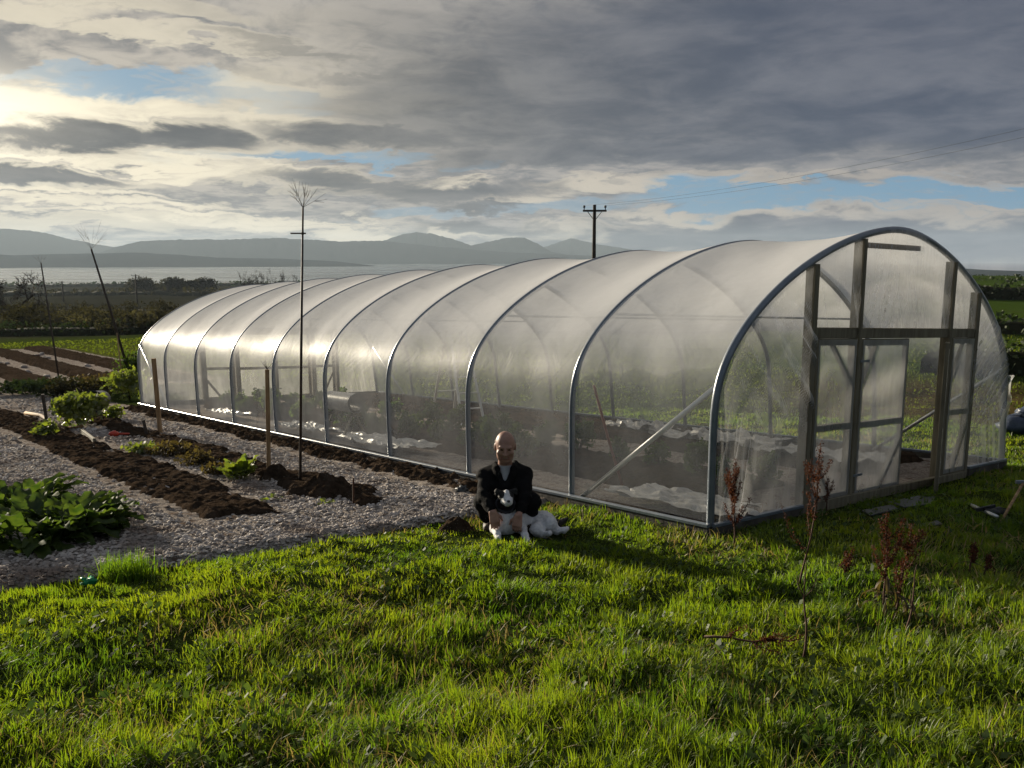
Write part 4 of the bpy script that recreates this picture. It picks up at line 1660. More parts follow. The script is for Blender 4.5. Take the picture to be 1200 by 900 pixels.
def stake(px0, py0, px1, py1, w, label, mat=M_post, name='stake', dY=0.):
    b0 = foot(px0, py0)
    t0 = at(px1, py1, b0[1] + dY)
    mb = MB(b0)
    mb.beam(b0 - [0, 0, .1], t0, w, w * .8, (1, .3, 0))
    return tag(mb.build(name, mat), label, 'stake')


stake(315, 555, 313, 433, .050, 'thick pale wooden stake standing in the stake bed')
bp = foot(313, 555)
b = MB(at(313, 433, bp[1]))
q = np.random.default_rng(5)
for k in range(7):
    b.tube([at(313, 433, bp[1]), at(313, 433, bp[1]) + np.array([q.normal(0, .04), q.normal(0, .04), q.uniform(.06, .14)])], [.003, .0015], 5)
tag(b.build('twigs', M_pole), 'wisp of fine twigs caught on top of the thick stake', 'twigs')
stake(188, 508, 180, 420, .07, 'weathered wooden stake leaning near the far tunnel corner')
stake(174, 512, 168, 492, .045, 'short dark stick beside the leaning stake', M_pole)
stake(414, 592, 414, 560, .018, 'thin reddish stick stuck in the long soil mound', M_rustst)
stake(56, 500, 50, 462, .05, 'short dark post among the stones of the far left path', M_pole)
b = MB(foot(103, 518))
p0, p1 = foot(95, 509), foot(111, 522)
b.beam(p0 + [0, 0, .06], p1 + [0, 0, .06], .09, .04, (0, 0, 1))
tag(b.build('wood_offcut', M_wood), 'pale wooden offcut lying on the stones beside the dug bed', 'wood offcut')
q = np.random.default_rng(9)
pts = [foot(x, y) + [0, 0, .05] for x, y in [(30, 487), (48, 490), (62, 500), (78, 506), (96, 503)]]
b = MB(pts[0])
b.tube(pts, .035, 7)
tag(b.build('hose', M_post), 'pale hose curling across the far left path', 'hose')
b = MB(foot(134, 512))
c = foot(134, 512)
b.blob(c + [0, 0, .05], (.09, .07, .05), 3, .2)
b.tube([c + [.06, 0, .05], c + [.22, .05, .04], c + [.33, -.02, .03]], [.02, .015, .01], 7)
tag(b.build('trowel', M_red), 'small red plastic tool lying on the stones', 'tool')
c = foot(105, 686)
b = MB(c)
b.blob(c + [0, 0, .03], (.05, .03, .02), 4, .8, lat=8, lon=11)
tag(b.build('plastic_scrap', M_green), 'bit of bright green plastic in the turf beside the stones', 'plastic scrap')
c = foot(542, 578)
q = np.random.default_rng(3)
b = MB(c)
b.blob(c + [0, 0, .04], (.08, .05, .035), 8, .6, lat=8, lon=11)
tag(b.build('plastic_scrap', M_slate), 'grey crumpled scrap against the tunnel rail left of the man', 'plastic scrap')

# things lying by the door
def slab(name, pts, h, mat, label, cat, lift=.005):
    P = [foot(*p) for p in pts]
    c = sum(P) / len(P)
    b = MB(c)
    n = len(P)
    V = [p + [0, 0, lift] for p in P] + [p + [0, 0, lift + h] for p in P]
    b.add(V, [[i, (i + 1) % n, n + (i + 1) % n, n + i] for i in range(n)] + [list(range(n))[::-1], list(range(n, 2 * n))])
    return tag(b.build(name, mat), label, cat)


slab('slate', [(1040, 590), (1075, 583), (1100, 583), (1092, 592), (1060, 596)], .012, M_slate, 'dark grey slate lying on the grass under the open door leaf', 'slate')
slab('slate', [(1010, 600), (1045, 593), (1052, 598), (1020, 606)], .012, M_slate, 'long grey slate lying before the closed door leaf', 'slate')
slab('slate', [(1060, 620), (1098, 612), (1104, 616), (1070, 622)], .012, M_slate, 'pale grey slate lying alone in the shaded grass', 'slate')
p0, p1 = foot(1173, 612), at(1199, 566, foot(1173, 612)[1] + .5)
t = thing('spade', p0, 'spade with a pale wooden shaft leaning at the right edge', 'spade')
b = MB(p0)
b.tube([p0, (p0 + p1) / 2, p1], .014, 8)
b.build('shaft', M_post, t)
b = MB(p0)
b.beam(p1 + [-.07, 0, .01], p1 + [.07, 0, .01], .03, .03)
b.build('handle', M_steel, t)
p0 = foot(1138, 598)
b = MB(p0)
b.tube([p0 + [0, 0, .05], foot(1168, 612) + [0, 0, .05]], .018, 8)
tag(b.build('pipe', M_tube), 'thin grey pipe lying in the shaded grass beside the spade', 'pipe')
c = foot(1166, 606)
b = MB(c)
b.blob(c + [0, 0, .04], (.10, .06, .05), 5, .4)
b.beam(c + [-.18, .02, .06], c + [.02, .05, .09], .04, .02)
tag(b.build('tool_head', M_black), 'small black tool lying by the foot of the spade', 'tool')
# dark sacks at the field edge
c = foot(1203, 507)
for k, (dx_, dz_, r_, lab) in enumerate([(-.12, .14, (.38, .25, .17), 'blue black sack lying lowest by the field bank'), (.36, .15, (.36, .25, .17), 'blue black sack at the right edge by the field bank'), (.1, .34, (.32, .22, .13), 'blue black sack on top of the pile by the field bank')]):
    b = MB(c)
    b.blob(c + [dx_, 0, dz_], r_, 60 + k, .16, lat=10, lon=16)
    tag(b.build('sack', surf('sack_plastic', (.025, .035, .06), (.06, .075, .11), 6., .35, .5, 12.)), lab, 'sack', 'sacks by the field bank')
# ------------------------------------------------------------------ hedges, scrub and trees
def scrub(name, c, r, n, size, mat, label, cat, group, seed, lumps=9):
    q = np.random.default_rng(seed)
    c = np.array(c, float)
    mb = MB(c)
    for k in range(lumps):
        o = np.array([q.uniform(-1, 1) * r[0], q.uniform(-1, 1) * r[1], q.uniform(.15, .75) * r[2]])
        mb.quads(leaf_cloud(c + o, np.array([r[0] * .42, r[1] * .55, r[2] * q.uniform(.3, .55)]), n // lumps, size, seed * 17 + k, shell=.4))
    t = thing(name, c, label, cat, group)
    mb.build('foliage', mat, t)
    b = MB(c)
    for k in range(7):
        o = np.array([q.uniform(-.8, .8) * r[0], q.uniform(-.6, .6) * r[1], 0])
        tip = c + o + np.array([q.normal(0, .3), q.normal(0, .3), r[2] * q.uniform(.7, 1.15)])
        b.tube([c + o - [0, 0, .2], tip], [.05, .015], 5)
    b.build('stem', M_bark, t)
    return t


def hedge(name, pts, h, wdt, dens, size, mat, label, seed, cat='hedge'):
    """a hedge along ground points"""
    q = np.random.default_rng(seed)
    pts = np.array(pts, float)
    seg = np.linalg.norm(np.diff(pts, axis=0), axis=1)
    L = seg.sum()
    n = int(L * h * dens)
    d = q.random(n) * L
    cum = np.concatenate([[0], np.cumsum(seg)])
    x, y = np.interp(d, cum, pts[:, 0]), np.interp(d, cum, pts[:, 1])
    hh = h * (.55 + .75 * fbm(d * (1.1 / h), d * 0, seed, 4))
    w = q.normal(0, .42, n) * wdt
    k = q.random(n) ** .75
    z = ground(x, y) + hh * k * np.sqrt(np.clip(1 - (w / (wdt * 1.3)) ** 2, .05, 1))
    nx, ny = np.gradient(pts[:, 1]).mean(), -np.gradient(pts[:, 0]).mean()
    nl = math.hypot(nx, ny)
    x2, y2 = x + nx / nl * w, y + ny / nl * w
    P = quads_at(np.stack([x2, y2, z], -1), size * (.5 + q.random(n)), q, .4)
    c = np.array([pts[:, 0].mean(), pts[:, 1].mean(), gz(pts[:, 0].mean(), pts[:, 1].mean())])
    t = thing(name, c, label, cat)
    mb = MB(c)
    mb.quads(P)
    mb.build('foliage', mat, t)
    mb = MB(c)
    dd = np.linspace(0, L, int(max(6, L / 1.5)))
    xs, ys = np.interp(dd, cum, pts[:, 0]), np.interp(dd, cum, pts[:, 1])
    core = []
    for a, bb in zip(xs, ys):
        g0 = gz(a, bb)
        hk = h * (.5 + .6 * float(fbm(a * .3, bb * .3, seed)))
        core.append([[a + nx / nl * s_ * wdt * .45, bb + ny / nl * s_ * wdt * .45, g0 + z_ * hk] for s_, z_ in ((-1, -.3), (-.8, .45), (0, .75), (.8, .45), (1, -.3))])
    mb.sheet(np.array(core))
    mb.build('bank', M_hedgebank, t)
    return t


M_hedgebank = surf('hedge_bank', (.012, .014, .007), (.03, .028, .014), 1.5, .95, .6, spec=.05)
M_bracken = leafmat('bracken', (.030, .026, .017), (.070, .061, .042), .3, .7, .01, scale=.5)


def bank_pts(px0, px1, Y0, Y1, n=8):
    out = []
    for k in range(n):
        f = k / (n - 1)
        Y = Y0 * (1 - f) + Y1 * f
        px = px0 * (1 - f) + px1 * f
        out.append((((px - 600) / F_PX) * Y, Y))
    return out


hedge('hedge', bank_pts(-60, 420, 72, 66), 1.25, 1.6, 60, .24, M_hedge, 'long dark hedge at the far end of the grass strip behind the plot', 701)
hedge('hedge', bank_pts(-80, 460, 92, 84), 2.3, 2.8, 30, .30, M_scrub, 'dark brown overgrown hedge behind the first hedge', 702)
hedge('hedge', bank_pts(60, 500, 116, 78), 1.8, 2.6, 34, .30, M_bracken, 'bracken covered bank with pale tops running down to the right', 703)
hedge('hedge', bank_pts(-60, 520, 168, 150), 2.6, 5., 14, .5, M_scrub, 'dull brown scrub hedge across the dark field', 704)
hedge('hedge', bank_pts(-90, 600, 420, 330), 4.2, 9., 1.1, 1.6, M_scrub, 'distant hazy field hedge above the shore', 705)
hedge('hedge', bank_pts(-90, 600, 760, 640), 4.0, 12., .5, 2.4, M_hedge, 'last hazy hedge along the near shore of the bay', 706)
# banks and hedges on the right
hedge('hedge', bank_pts(1090, 1330, 26.5, 26.5), 1.05, 1.1, 130, .17, M_hedge, 'dark mossy bank at the near edge of the right hand field', 711)
hedge('hedge', bank_pts(1000, 1330, 47, 44), 1.0, 1.5, 60, .26, M_hedge, 'dark hedge between the rough grass and the green field on the right', 712)
hedge('hedge', bank_pts(980, 1360, 100, 92), 2.4, 2.5, 22, .4, M_hedge, 'tall dark hedge across the middle of the right hand hill', 713)
hedge('hedge', bank_pts(960, 1400, 172, 165), 1.4, 2.5, 14, .5, M_hedge, 'low dark hedge near the top of the right hand hill', 714)
hedge('hedge', bank_pts(930, 1420, 290, 285), 1.2, 3., 8, .7, M_hedge, 'thin dark hedge on the skyline of the right hand hill', 715)
hedge('hedge', bank_pts(420, 960, 62, 52), 1.4, 1.8, 28, .3, M_hedge, 'dark hedge behind the polytunnel, seen through the film', 716)

for k, (px, Y, w, h, m, lab) in enumerate([
        (15, 84, 6., 3.6, M_scrub, 'dark scrub bush at the left edge above the grass strip'), (55, 80, 6., 3.2, M_scrub, 'dark brown scrub bush right of the bare tree'), (95, 78, 5., 2.9, M_bracken, 'brown scrub bush behind the leaning poles'),
        (128, 74, 4.5, 2.5, M_bracken, 'pale topped bracken bush left of the tunnel end'), (160, 70, 4., 2.2, M_bracken, 'lowest bracken bush beside the far corner of the tunnel'), (20, 120, 8., 4.5, M_scrub, 'tall hazy scrub bush behind the bare tree'),
        (80, 128, 8., 4.2, M_scrub, 'hazy scrub bush under the short utility pole'), (145, 118, 6., 4., M_scrub, 'hazy scrub bush under the farther utility pole'), (195, 100, 6., 3.6, M_scrub, 'dark scrub bush behind the crown of the far hoop'),
        (235, 112, 6., 4., M_scrub, 'dark scrub bush rising just above the tunnel roof')]):
    c = stand(px, Y)
    scrub('scrub_bush', c, (w / 2, 1.6, h * .74), 2300, .24, m, lab, 'scrub bush', 'scrub bushes beyond the grass strip', 720 + k)


def bare_tree(c, H, seed, label, group=None, spread=.55, levels=5, trunk=.16, lowsplit=.25, name='bare_tree', thick=1., wide_=0.):
    q = np.random.default_rng(seed)
    c = np.array(c, float)
    t = thing(name, c, label, 'tree', group)
    tr, br = MB(c), MB(c)

    def grow(p, d, L, r, lv):
        n = 4
        pts = [p]
        for k in range(n):
            d = d + q.normal(0, .13, 3) + np.array([0, 0, .04])
            d /= np.linalg.norm(d)
            pts.append(pts[-1] + d * L / n)
        (tr if lv == 0 else br).tube(pts, np.linspace(r, r * .62, n + 1), 6 if lv < 2 else 4, closed=False)
        if lv >= levels:
            return
        for k in range(3 if lv < 3 else 4):
            i = int(q.integers(1 if lv else 2, n + 1))
            a = q.random() * 6.283
            e1 = np.cross(d, [.3, .5, .8])
            e1 /= np.linalg.norm(e1)
            e2 = np.cross(d, e1)
            dd = d * (1 - spread * .6) + (e1 * math.cos(a) + e2 * math.sin(a)) * spread * q.uniform(.7, 1.35)
            dd /= np.linalg.norm(dd)
            grow(pts[i], dd, L * q.uniform(.6, .82), max(r * .55, .012 * thick), lv + 1)
    grow(c - [0, 0, .3], np.array([q.normal(0, .05), q.normal(0, .05), 1.]), H * lowsplit, trunk, 0)
    top_ = max(v[:, 2].max() for v in br.v) - c[2]
    wd_ = max(np.abs(v[:, 0] - c[0]).max() for v in br.v)
    kz = H / top_
    kx = min(kz, wide_ / wd_) if wide_ else kz
    for m_b in (tr, br):
        m_b.v = [c + (v - c) * np.array([kx, kx, kz]) for v in m_b.v]
    tr.build('trunk', M_bark, t)
    br.build('crown', M_bark, t)
    return t


bare_tree(stand(14, 108), 7.2, 801, 'bare tree standing at the left edge above the bay', lowsplit=.36, spread=.75, trunk=.2, thick=2.2)
bare_tree(stand(-14, 112), 7.0, 802, 'second bare tree cut by the left edge of the view', lowsplit=.36, spread=.75, trunk=.2, thick=2.2)
for k, (px, w) in enumerate([(168, 36), (206, 32), (226, 20), (242, 26)]):
    Y = 400 + 12 * k
    c = stand(px, Y)
    H = CAM_H - (322 + [0, 0, 4, 1][k] - 302) / F_PX * Y - c[2]
    lab = ['broad domed bare thicket on the shore, leftmost of four', 'domed bare thicket on the shore, second from left', 'smallest domed thicket on the shore, third from left', 'domed bare thicket on the shore nearest the tunnel'][k]
    tt_ = bare_tree(c, H * .95, 810 + k, lab, 'domed thickets on the shore', spread=1.0, levels=4, trunk=.25, lowsplit=.33, name='thicket', thick=7.)
    mb = MB(c)
    W2 = w / 2 / F_PX * Y
    q = np.random.default_rng(820 + k)
    for j in range(5):
        mb.quads(leaf_cloud(c + np.array([(j - 2) / 2 * W2 * .62, 0, H * .45]), (W2 * .5, W2 * .5, H * (.52 - .10 * abs(j - 2) / 2)), 330, 1.0, 830 + 9 * k + j, shell=.2))
    mb.build('foliage', M_scrub, tt_)
for k, (px, ytop) in enumerate([(284, 316), (293, 319), (302, 314), (312, 317), (322, 312), (330, 315), (338, 320), (347, 318)]):
    Y = 300 + 9 * (k % 3)
    c = stand(px, Y)
    H = CAM_H - (ytop - 302) / F_PX * Y - c[2]
    labs = ['leftmost bare tree above the tunnel roof', 'bare tree second from left above the tunnel roof', 'third bare tree above the tunnel roof', 'fourth bare tree above the tunnel roof, low and wide',
            'tallest bare tree above the tunnel roof', 'bare tree just left of the twig topped pole', 'low bare tree just behind the twig topped pole', 'rightmost bare tree above the tunnel roof']
    bare_tree(c, H, 840 + k, labs[k], 'bare trees above the tunnel roof', lowsplit=.36, spread=.72, levels=4, trunk=.2, thick=4., wide_=2.6)

# ------------------------------------------------------------------ utility poles and wires
M_creo = surf('creosoted_pole', (.022, .017, .013), (.05, .04, .03), 3., .85, .3, spec=.15)
M_wire = surf('wire', (.03, .03, .032), (.05, .05, .05), 3., .6, 0)


def upole(base, H, arm, label, group=None, r=.13, ins=True):
    base = np.array(base, float)
    t = thing('utility_pole', base, label, 'utility pole', group)
    b = MB(base)
    b.tube([base - [0, 0, .5], base + [0, 0, H * .5], base + [0, 0, H]], [r * 1.1, r, r * .8], 10)
    b.build('pole', M_creo, t)
    if arm:
        b = MB(base)
        z = base[2] + H - .38
        b.beam((base[0] - arm / 2, base[1] - .15, z), (base[0] + arm / 2, base[1] - .15, z), .12, .1)
        ca = b.build('crossarm', M_creo, t)
        for sg in (-1, 1):
            b = MB(base)
            b.beam((base[0] + sg * arm * .3, base[1] - .12, z - .05), (base[0] + sg * .06, base[1] - .12, z - .55), .04, .02)
            b.build('arm_brace', M_creo, t)
            b = MB(base)
            p = np.array([base[0] + sg * (arm / 2 - .08), base[1] - .15, z + .06])
            b.tube([p, p + [0, 0, .12], p + [0, 0, .14], p + [0, 0, .26], p + [0, 0, .28]], [.025, .03, .075, .075, .02], 10)
            b.build('insulator', M_black, t)
    return t


ub = stand(695, 57)
top = at(695, 240, 57)
upole(ub, top[2] - ub[2], 1.5, 'tall dark utility pole with a crossarm standing behind the polytunnel roof')
nb_ = np.array([20.5, 27., gz(20.5, 27.)])
b2h = 8.6
for sg in (-1, 1):
    p0 = np.array([ub[0] + sg * .67, 56.85, top[2] - .05])
    p1 = np.array([nb_[0] + sg * .67 + .3, 26.85, nb_[2] + b2h - .05])
    tt_ = np.linspace(0, 1, 24)[:, None]
    w = p0 * (1 - tt_) + p1 * tt_ - np.array([0, 0, 1.]) * 1.0 * 4 * tt_ * (1 - tt_) * .55
    b = MB(p0)
    b.tube(w, .0055, 5)
    tag(b.build('power_line', M_wire), ['upper power line running from the utility pole to the right', 'lower power line running from the utility pole to the right'][(sg + 1) // 2], 'power line')
upole(nb_, b2h, 1.5, 'utility pole carrying the power lines beyond the right edge')
c1 = stand(162, 235)
h1 = CAM_H - (321 - 302) / F_PX * 235 - c1[2]
upole(c1, h1, 2.2, 'small hazy utility pole beside the domed thicket', r=.2)
c2 = stand(76, 300)
h2 = CAM_H - (329 - 302) / F_PX * 300 - c2[2]
upole(c2, h2, 1.7, 'smallest hazy utility pole in the dark field on the left', r=.22)
c3 = stand(-60, 210)
p0, p1 = c2 + [0, 0, h2 - .9], c3 + [0, 0, 9.]
tt_ = np.linspace(0, 1, 20)[:, None]
b = MB(p0)
b.tube(p0 * (1 - tt_) + p1 * tt_ - np.array([0, 0, 1.]) * 4 * 2.2 * tt_ * (1 - tt_), .07, 5)
tag(b.build('power_line', M_wire), 'sagging hazy cable over the dark field on the left', 'power line')
# ------------------------------------------------------------------ figures: one smooth skin grown round a skeleton
class Body:
    def __init__(self):
        self.p = []

    def cap(self, a, b, ra, rb, m=0, k=.02):
        self.p.append(('c', np.array(a, float), np.array(b, float), ra, rb, m, k))

    def chain(self, pts, rads, m=0, k=.02):
        for i in range(len(pts) - 1):
            self.cap(pts[i], pts[i + 1], rads[i], rads[i + 1], m, k)

    def ell(self, c, r, m=0, k=.02, rot=None):
        self.p.append(('e', np.array(c, float), np.array(r, float), None if rot is None else np.array(rot, float), 0, m, k))

    def dist(self, P, q):
        if q[0] == 'c':
            a, b, ra, rb = q[1:5]
            ab = b - a
            t = np.clip((P - a) @ ab / (ab @ ab + 1e-12), 0, 1)
            return np.linalg.norm(P - a - t[..., None] * ab, axis=-1) - (ra + (rb - ra) * t)
        c, r, R_ = q[1:4]
        d = P - c
        if R_ is not None:
            d = d @ R_
        k0 = np.linalg.norm(d / r, axis=-1)
        k1 = np.linalg.norm(d / (r * r), axis=-1)
        return k0 * (k0 - 1) / (k1 + 1e-9)

    def mesh(self, name, h, mats, org, parent=None, fold=0., seed=0, noise_s=22.):
        lo = np.array([1e9] * 3)
        hi = -lo
        for q in self.p:
            if q[0] == 'c':
                for c, r in ((q[1], q[3]), (q[2], q[4])):
                    lo, hi = np.minimum(lo, c - r), np.maximum(hi, c + r)
            else:
                lo, hi = np.minimum(lo, q[1] - q[2].max()), np.maximum(hi, q[1] + q[2].max())
        lo -= .03
        hi += .03
        n = np.ceil((hi - lo) / h).astype(int) + 1
        ax = [lo[i] + h * np.arange(n[i]) for i in range(3)]
        D = np.full(n, 1., np.float64)
        for q in self.p:
            if q[0] == 'c':
                l, u = np.minimum(q[1] - q[3], q[2] - q[4]), np.maximum(q[1] + q[3], q[2] + q[4])
            else:
                l, u = q[1] - q[2].max(), q[1] + q[2].max()
            i0 = np.maximum(((l - .07 - lo) / h).astype(int), 0)
            i1 = np.minimum(((u + .07 - lo) / h).astype(int) + 2, n)
            sl_ = tuple(slice(a, b) for a, b in zip(i0, i1))
            P = np.stack(np.meshgrid(*[ax[i][sl_[i]] for i in range(3)], indexing='ij'), -1)
            d = self.dist(P, q)
            k = q[6]
            cur = D[sl_]
            hh = np.clip(.5 + .5 * (cur - d) / k, 0, 1)
            D[sl_] = cur * (1 - hh) + d * hh - k * hh * (1 - hh)
        if fold:
            P = np.stack(np.meshgrid(*ax, indexing='ij'), -1)
            D = D + fold * (vnoise(P[..., 0] * noise_s + P[..., 1] * 9, P[..., 2] * noise_s * 1.3 + P[..., 1] * 13, seed) - .5)
        V, Q = surface_nets(D, lo, h)
        best = np.full(len(V), 1e9)
        mi = np.zeros(len(V), int)
        for q in self.p:
            d = self.dist(V, q)
            k = d < best
            best[k] = d[k]
            mi[k] = q[5]
        fm = np.array([np.bincount(r).argmax() for r in mi[Q]])
        me = mesh_np(name, V - org, [Q], fm, True)
        o = link(name, me, mats, parent)
        if parent is None:
            o.location = org
        return o


def surface_nets(D, lo, h):
    n = np.array(D.shape)
    s = D < 0
    acc = np.zeros(tuple(n - 1) + (3,))
    cnt = np.zeros(tuple(n - 1))
    cor = [(0, 0, 0), (1, 0, 0), (0, 1, 0), (1, 1, 0), (0, 0, 1), (1, 0, 1), (0, 1, 1), (1, 1, 1)]
    def sub(A_, o):
        return A_[o[0]:n[0] - 1 + o[0], o[1]:n[1] - 1 + o[1], o[2]:n[2] - 1 + o[2]]
    for i in range(8):
        for ax in range(3):
            a = cor[i]
            if a[ax]:
                continue
            b = list(a)
            b[ax] = 1
            da, db = sub(D, a), sub(D, b)
            x = (da < 0) != (db < 0)
            t = np.where(x, da / np.where(x, da - db, 1), 0)
            for c in range(3):
                acc[..., c] += np.where(x, a[c] + (t if c == ax else 0), 0)
            cnt += x
    act = cnt > 0
    idx = np.full(act.shape, -1)
    idx[act] = np.arange(act.sum())
    base = np.stack(np.nonzero(act), -1)
    V = lo + h * (base + acc[act] / cnt[act][:, None])
    Q = []
    for ax in range(3):
        o = [1, 1, 1]
        o[ax] = 0
        a1, a2 = [k for k in range(3) if k != ax]
        A_ = s[tuple(slice(1 if k != ax else 0, n[k] - 1) for k in range(3))]
        sh = [slice(1, n[k] - 1) if k != ax else slice(1, n[k]) for k in range(3)]
        A2 = s[tuple(sh)]
        x = A_ != A2
        I = np.stack(np.nonzero(x), -1)
        I = I + np.array([1 if k != ax else 0 for k in range(3)])
        flip = A_[x]
        e1, e2 = np.zeros(3, int), np.zeros(3, int)
        e1[a1] = 1
        e2[a2] = 1
        g = lambda J: idx[J[:, 0], J[:, 1], J[:, 2]]
        q = np.stack([g(I), g(I - e1), g(I - e1 - e2), g(I - e2)], -1)
        if ax == 1:
            flip = ~flip
        q[flip] = q[flip][:, ::-1]
        Q.append(q)
    Q = np.concatenate(Q)
    return V, Q[(Q >= 0).all(1)][:, ::-1]


M_skin = surf('skin', (.25, .132, .095), (.35, .20, .148), 14., .5, .08, 60., spec=.4)
M_lip = surf('lip', (.20, .085, .065), (.24, .10, .08), 14., .5, 0)
M_eye = surf('eye', (.02, .015, .012), (.03, .02, .015), 14., .25, 0)
M_teeth = surf('teeth', (.20, .14, .12), (.24, .17, .14), 14., .3, 0)
M_hair = surf('cropped_hair', (.16, .13, .11), (.26, .22, .19), 60., .8, .5, 120., spec=.2)
M_jacket = surf('dark_jacket', (.0045, .0045, .005), (.009, .0085, .009), 20., .9, .5, 35., spec=.06)
M_shirt = surf('pale_tshirt', (.27, .285, .30), (.34, .355, .37), 20., .85, .2, 60., spec=.1)
M_trouser = surf('dark_trousers', (.006, .006, .007), (.011, .0108, .011), 20., .9, .4, 40., spec=.05)
M_boot = surf('boot', (.018, .013, .010), (.04, .028, .02), 20., .6, .3, 50.)
M_furw = surf('white_fur', (.50, .50, .52), (.66, .65, .64), 40., .9, .6, 110., spec=.1, bdist=.01)
M_furb = surf('black_fur', (.008, .008, .009), (.018, .017, .017), 40., .7, .6, 110., spec=.2, bdist=.01)
M_nose = surf('dog_nose', (.008, .008, .008), (.012, .012, .012), 30., .3, 0)
M_collar = surf('collar', (.012, .013, .016), (.02, .02, .025), 30., .5, .1)

man_base = foot(592, 623)
YM = man_base[1]
man = thing('person', man_base, 'balding man in a dark jacket and pale t-shirt crouching behind a dog', 'person')


def m_(px, py, dY):
    return at(px, py, YM + dY)


def hand(B, wrist, palm_dir, side, across, s, m=0):
    """palm, four curled fingers and a thumb"""
    w = np.array(wrist, float)
    f = np.array(palm_dir, float)
    f /= np.linalg.norm(f)
    a = np.array(across, float)
    a = a - f * (a @ f)
    a /= np.linalg.norm(a)
    nrm = np.cross(f, a) * side
    for k in (-1, -.33, .33, 1):
        B.cap(w + a * k * .018, w + f * .085 + a * k * .032, .017, .0135, m, .012)
    for k, L in ((-1, .066), (-.33, .08), (.33, .076), (1, .06)):
        p0 = w + f * .085 + a * k * .032
        p1 = p0 + (f * .93 + nrm * .35) * L * .48
        p2 = p1 + (f * .62 + nrm * .78) * L * .32
        p3 = p2 + (f * .22 + nrm * .97) * L * .24
        B.chain([p0, p1, p2, p3], [.0105, .0095, .0085, .007], m, .004)
    t0 = w + f * .025 - a * .026 * s
    t1 = t0 + (f * .65 - a * .75 * s + nrm * .25) * .042
    t2 = t1 + (f * .92 - a * .25 * s + nrm * .3) * .036
    B.chain([w + f * .01 - a * .01 * s, t0, t1, t2], [.017, .015, .0115, .009], m, .008)


hd = m_(592, 522.8, .06)                       # centre of the head
fw = np.array([.02, -.97, -.22])             # where the face looks
fw /= np.linalg.norm(fw)
rt = np.cross(fw, [0, 0, 1.])
rt /= np.linalg.norm(rt)
rt = -rt if rt[0] < 0 else rt
up_ = np.cross(rt, fw)
up_ = up_ if up_[2] > 0 else -up_
RH = np.stack([rt, fw, up_], 1)
HS = 1.05
H_ = lambda r, f, u: hd + (rt * r + fw * f + up_ * u) * HS
shL, shR = m_(567, 556, .17), m_(616, 555, .17)
elL, elR = m_(567, 583, -.06), m_(615, 585, -.06)
wrL, wrR = m_(577.5, 600, -.235), m_(607.5, 604, -.235)
hip = m_(592, 590, .42)
hipL, hipR = m_(583, 592, .42), m_(603, 592, .42)
knL, knR = m_(567.5, 588, .0), m_(622, 588, .02)
anL, anR = m_(574, 614, .17), m_(617, 614, .2)

Bd = Body()
Bd.ell(H_(0, -.012, .022), np.array((.079, .098, .098)) * HS, 0, .02, RH)
Bd.ell(H_(0, .022, -.045), np.array((.064, .070, .080)) * HS, 0, .03, RH)           # face
Bd.ell(H_(0, .060, -.100), np.array((.034, .030, .026)) * HS, 0, .03, RH)           # chin
for sg in (-1, 1):
    Bd.ell(H_(.044 * sg, .030, -.072), np.array((.022, .045, .03)) * HS, 0, .03, RH)    # jaw
    Bd.ell(H_(.042 * sg, .066, -.030), np.array((.028, .021, .022)) * HS, 0, .02, RH)    # cheek
    Bd.ell(H_(.034 * sg, .083, .024), np.array((.028, .010, .008)) * HS, 0, .02, RH)   # brow
    Bd.ell(H_(.082 * sg, -.012, -.012), np.array((.010, .020, .034)) * HS, 0, .008, RH)   # ear
    Bd.ell(H_(.034 * sg, .084, .006), np.array((.011, .006, .0045)) * HS, 2, .002, RH)     # eye
Bd.cap(H_(0, .092, .012), H_(0, .112, -.030), .009, .014, 0, .012)       # nose
Bd.cap(H_(-.015, .096, -.034), H_(.015, .096, -.034), .009, .009, 0, .008)
Bd.cap(H_(-.026, .083, -.062), H_(.026, .083, -.062), .007, .007, 1, .003)
Bd.cap(H_(-.020, .0885, -.067), H_(.020, .0885, -.067), .005, .005, 3, .002)
Bd.cap(H_(-.022, .086, -.077), H_(.022, .086, -.077), .006, .006, 1, .003)
nk = m_(592, 552, .20)
Bd.cap(H_(0, -.02, -.06), nk, .056, .066, 0, .03)
ch = m_(592, 562, .20)
Bd.cap(nk, ch, .07, .12, 0, .05)
Bd.cap(ch, hip, .12, .115, 0, .05)
for sh, e, w, hp, kn, an in ((shL, elL, wrL, hipL, knL, anL), (shR, elR, wrR, hipR, knR, anR)):
    Bd.cap(ch, sh, .07, .05, 0, .04)
    Bd.cap(sh, e, .045, .036, 0, .03)
    Bd.cap(e, w, .036, .025, 0, .02)
    Bd.cap(hp, kn, .075, .05, 0, .03)
    Bd.cap(kn, an, .048, .035, 0, .03)
    Bd.cap(an, an + np.array([0, -.12, -.02]), .035, .025, 0, .02)
hand(Bd, wrL, m_(579.5, 609, -.25) - wrL, -1, (1, .25, .1), 1 * -1.)
hand(Bd, wrR, m_(606, 614, -.25) - wrR, -1, (1, -.25, .1), 1.)
Bd.mesh('body', .0062, [M_skin, M_lip, M_eye, M_teeth], man_base, man)

Hr = Body()
for sg in (-1, 1):
    Hr.ell(H_(.066 * sg, -.045, .000), (.023, .051, .051), 0, .02, RH)
Hr.ell(H_(0, -.092, -.01), (.068, .023, .056), 0, .03, RH)
Hr.mesh('hair', .006, [M_hair], man_base, man, .012, 5, 120.)

Ts = Body()
Ts.cap(m_(592, 548, .150), m_(591.5, 566, .115), .064, .078, 0, .04)
Ts.cap(m_(591.5, 566, .135), m_(592, 580, .2), .078, .07, 0, .04)
Ts.mesh('tshirt', .008, [M_shirt], man_base, man, .004, 9, 30.)

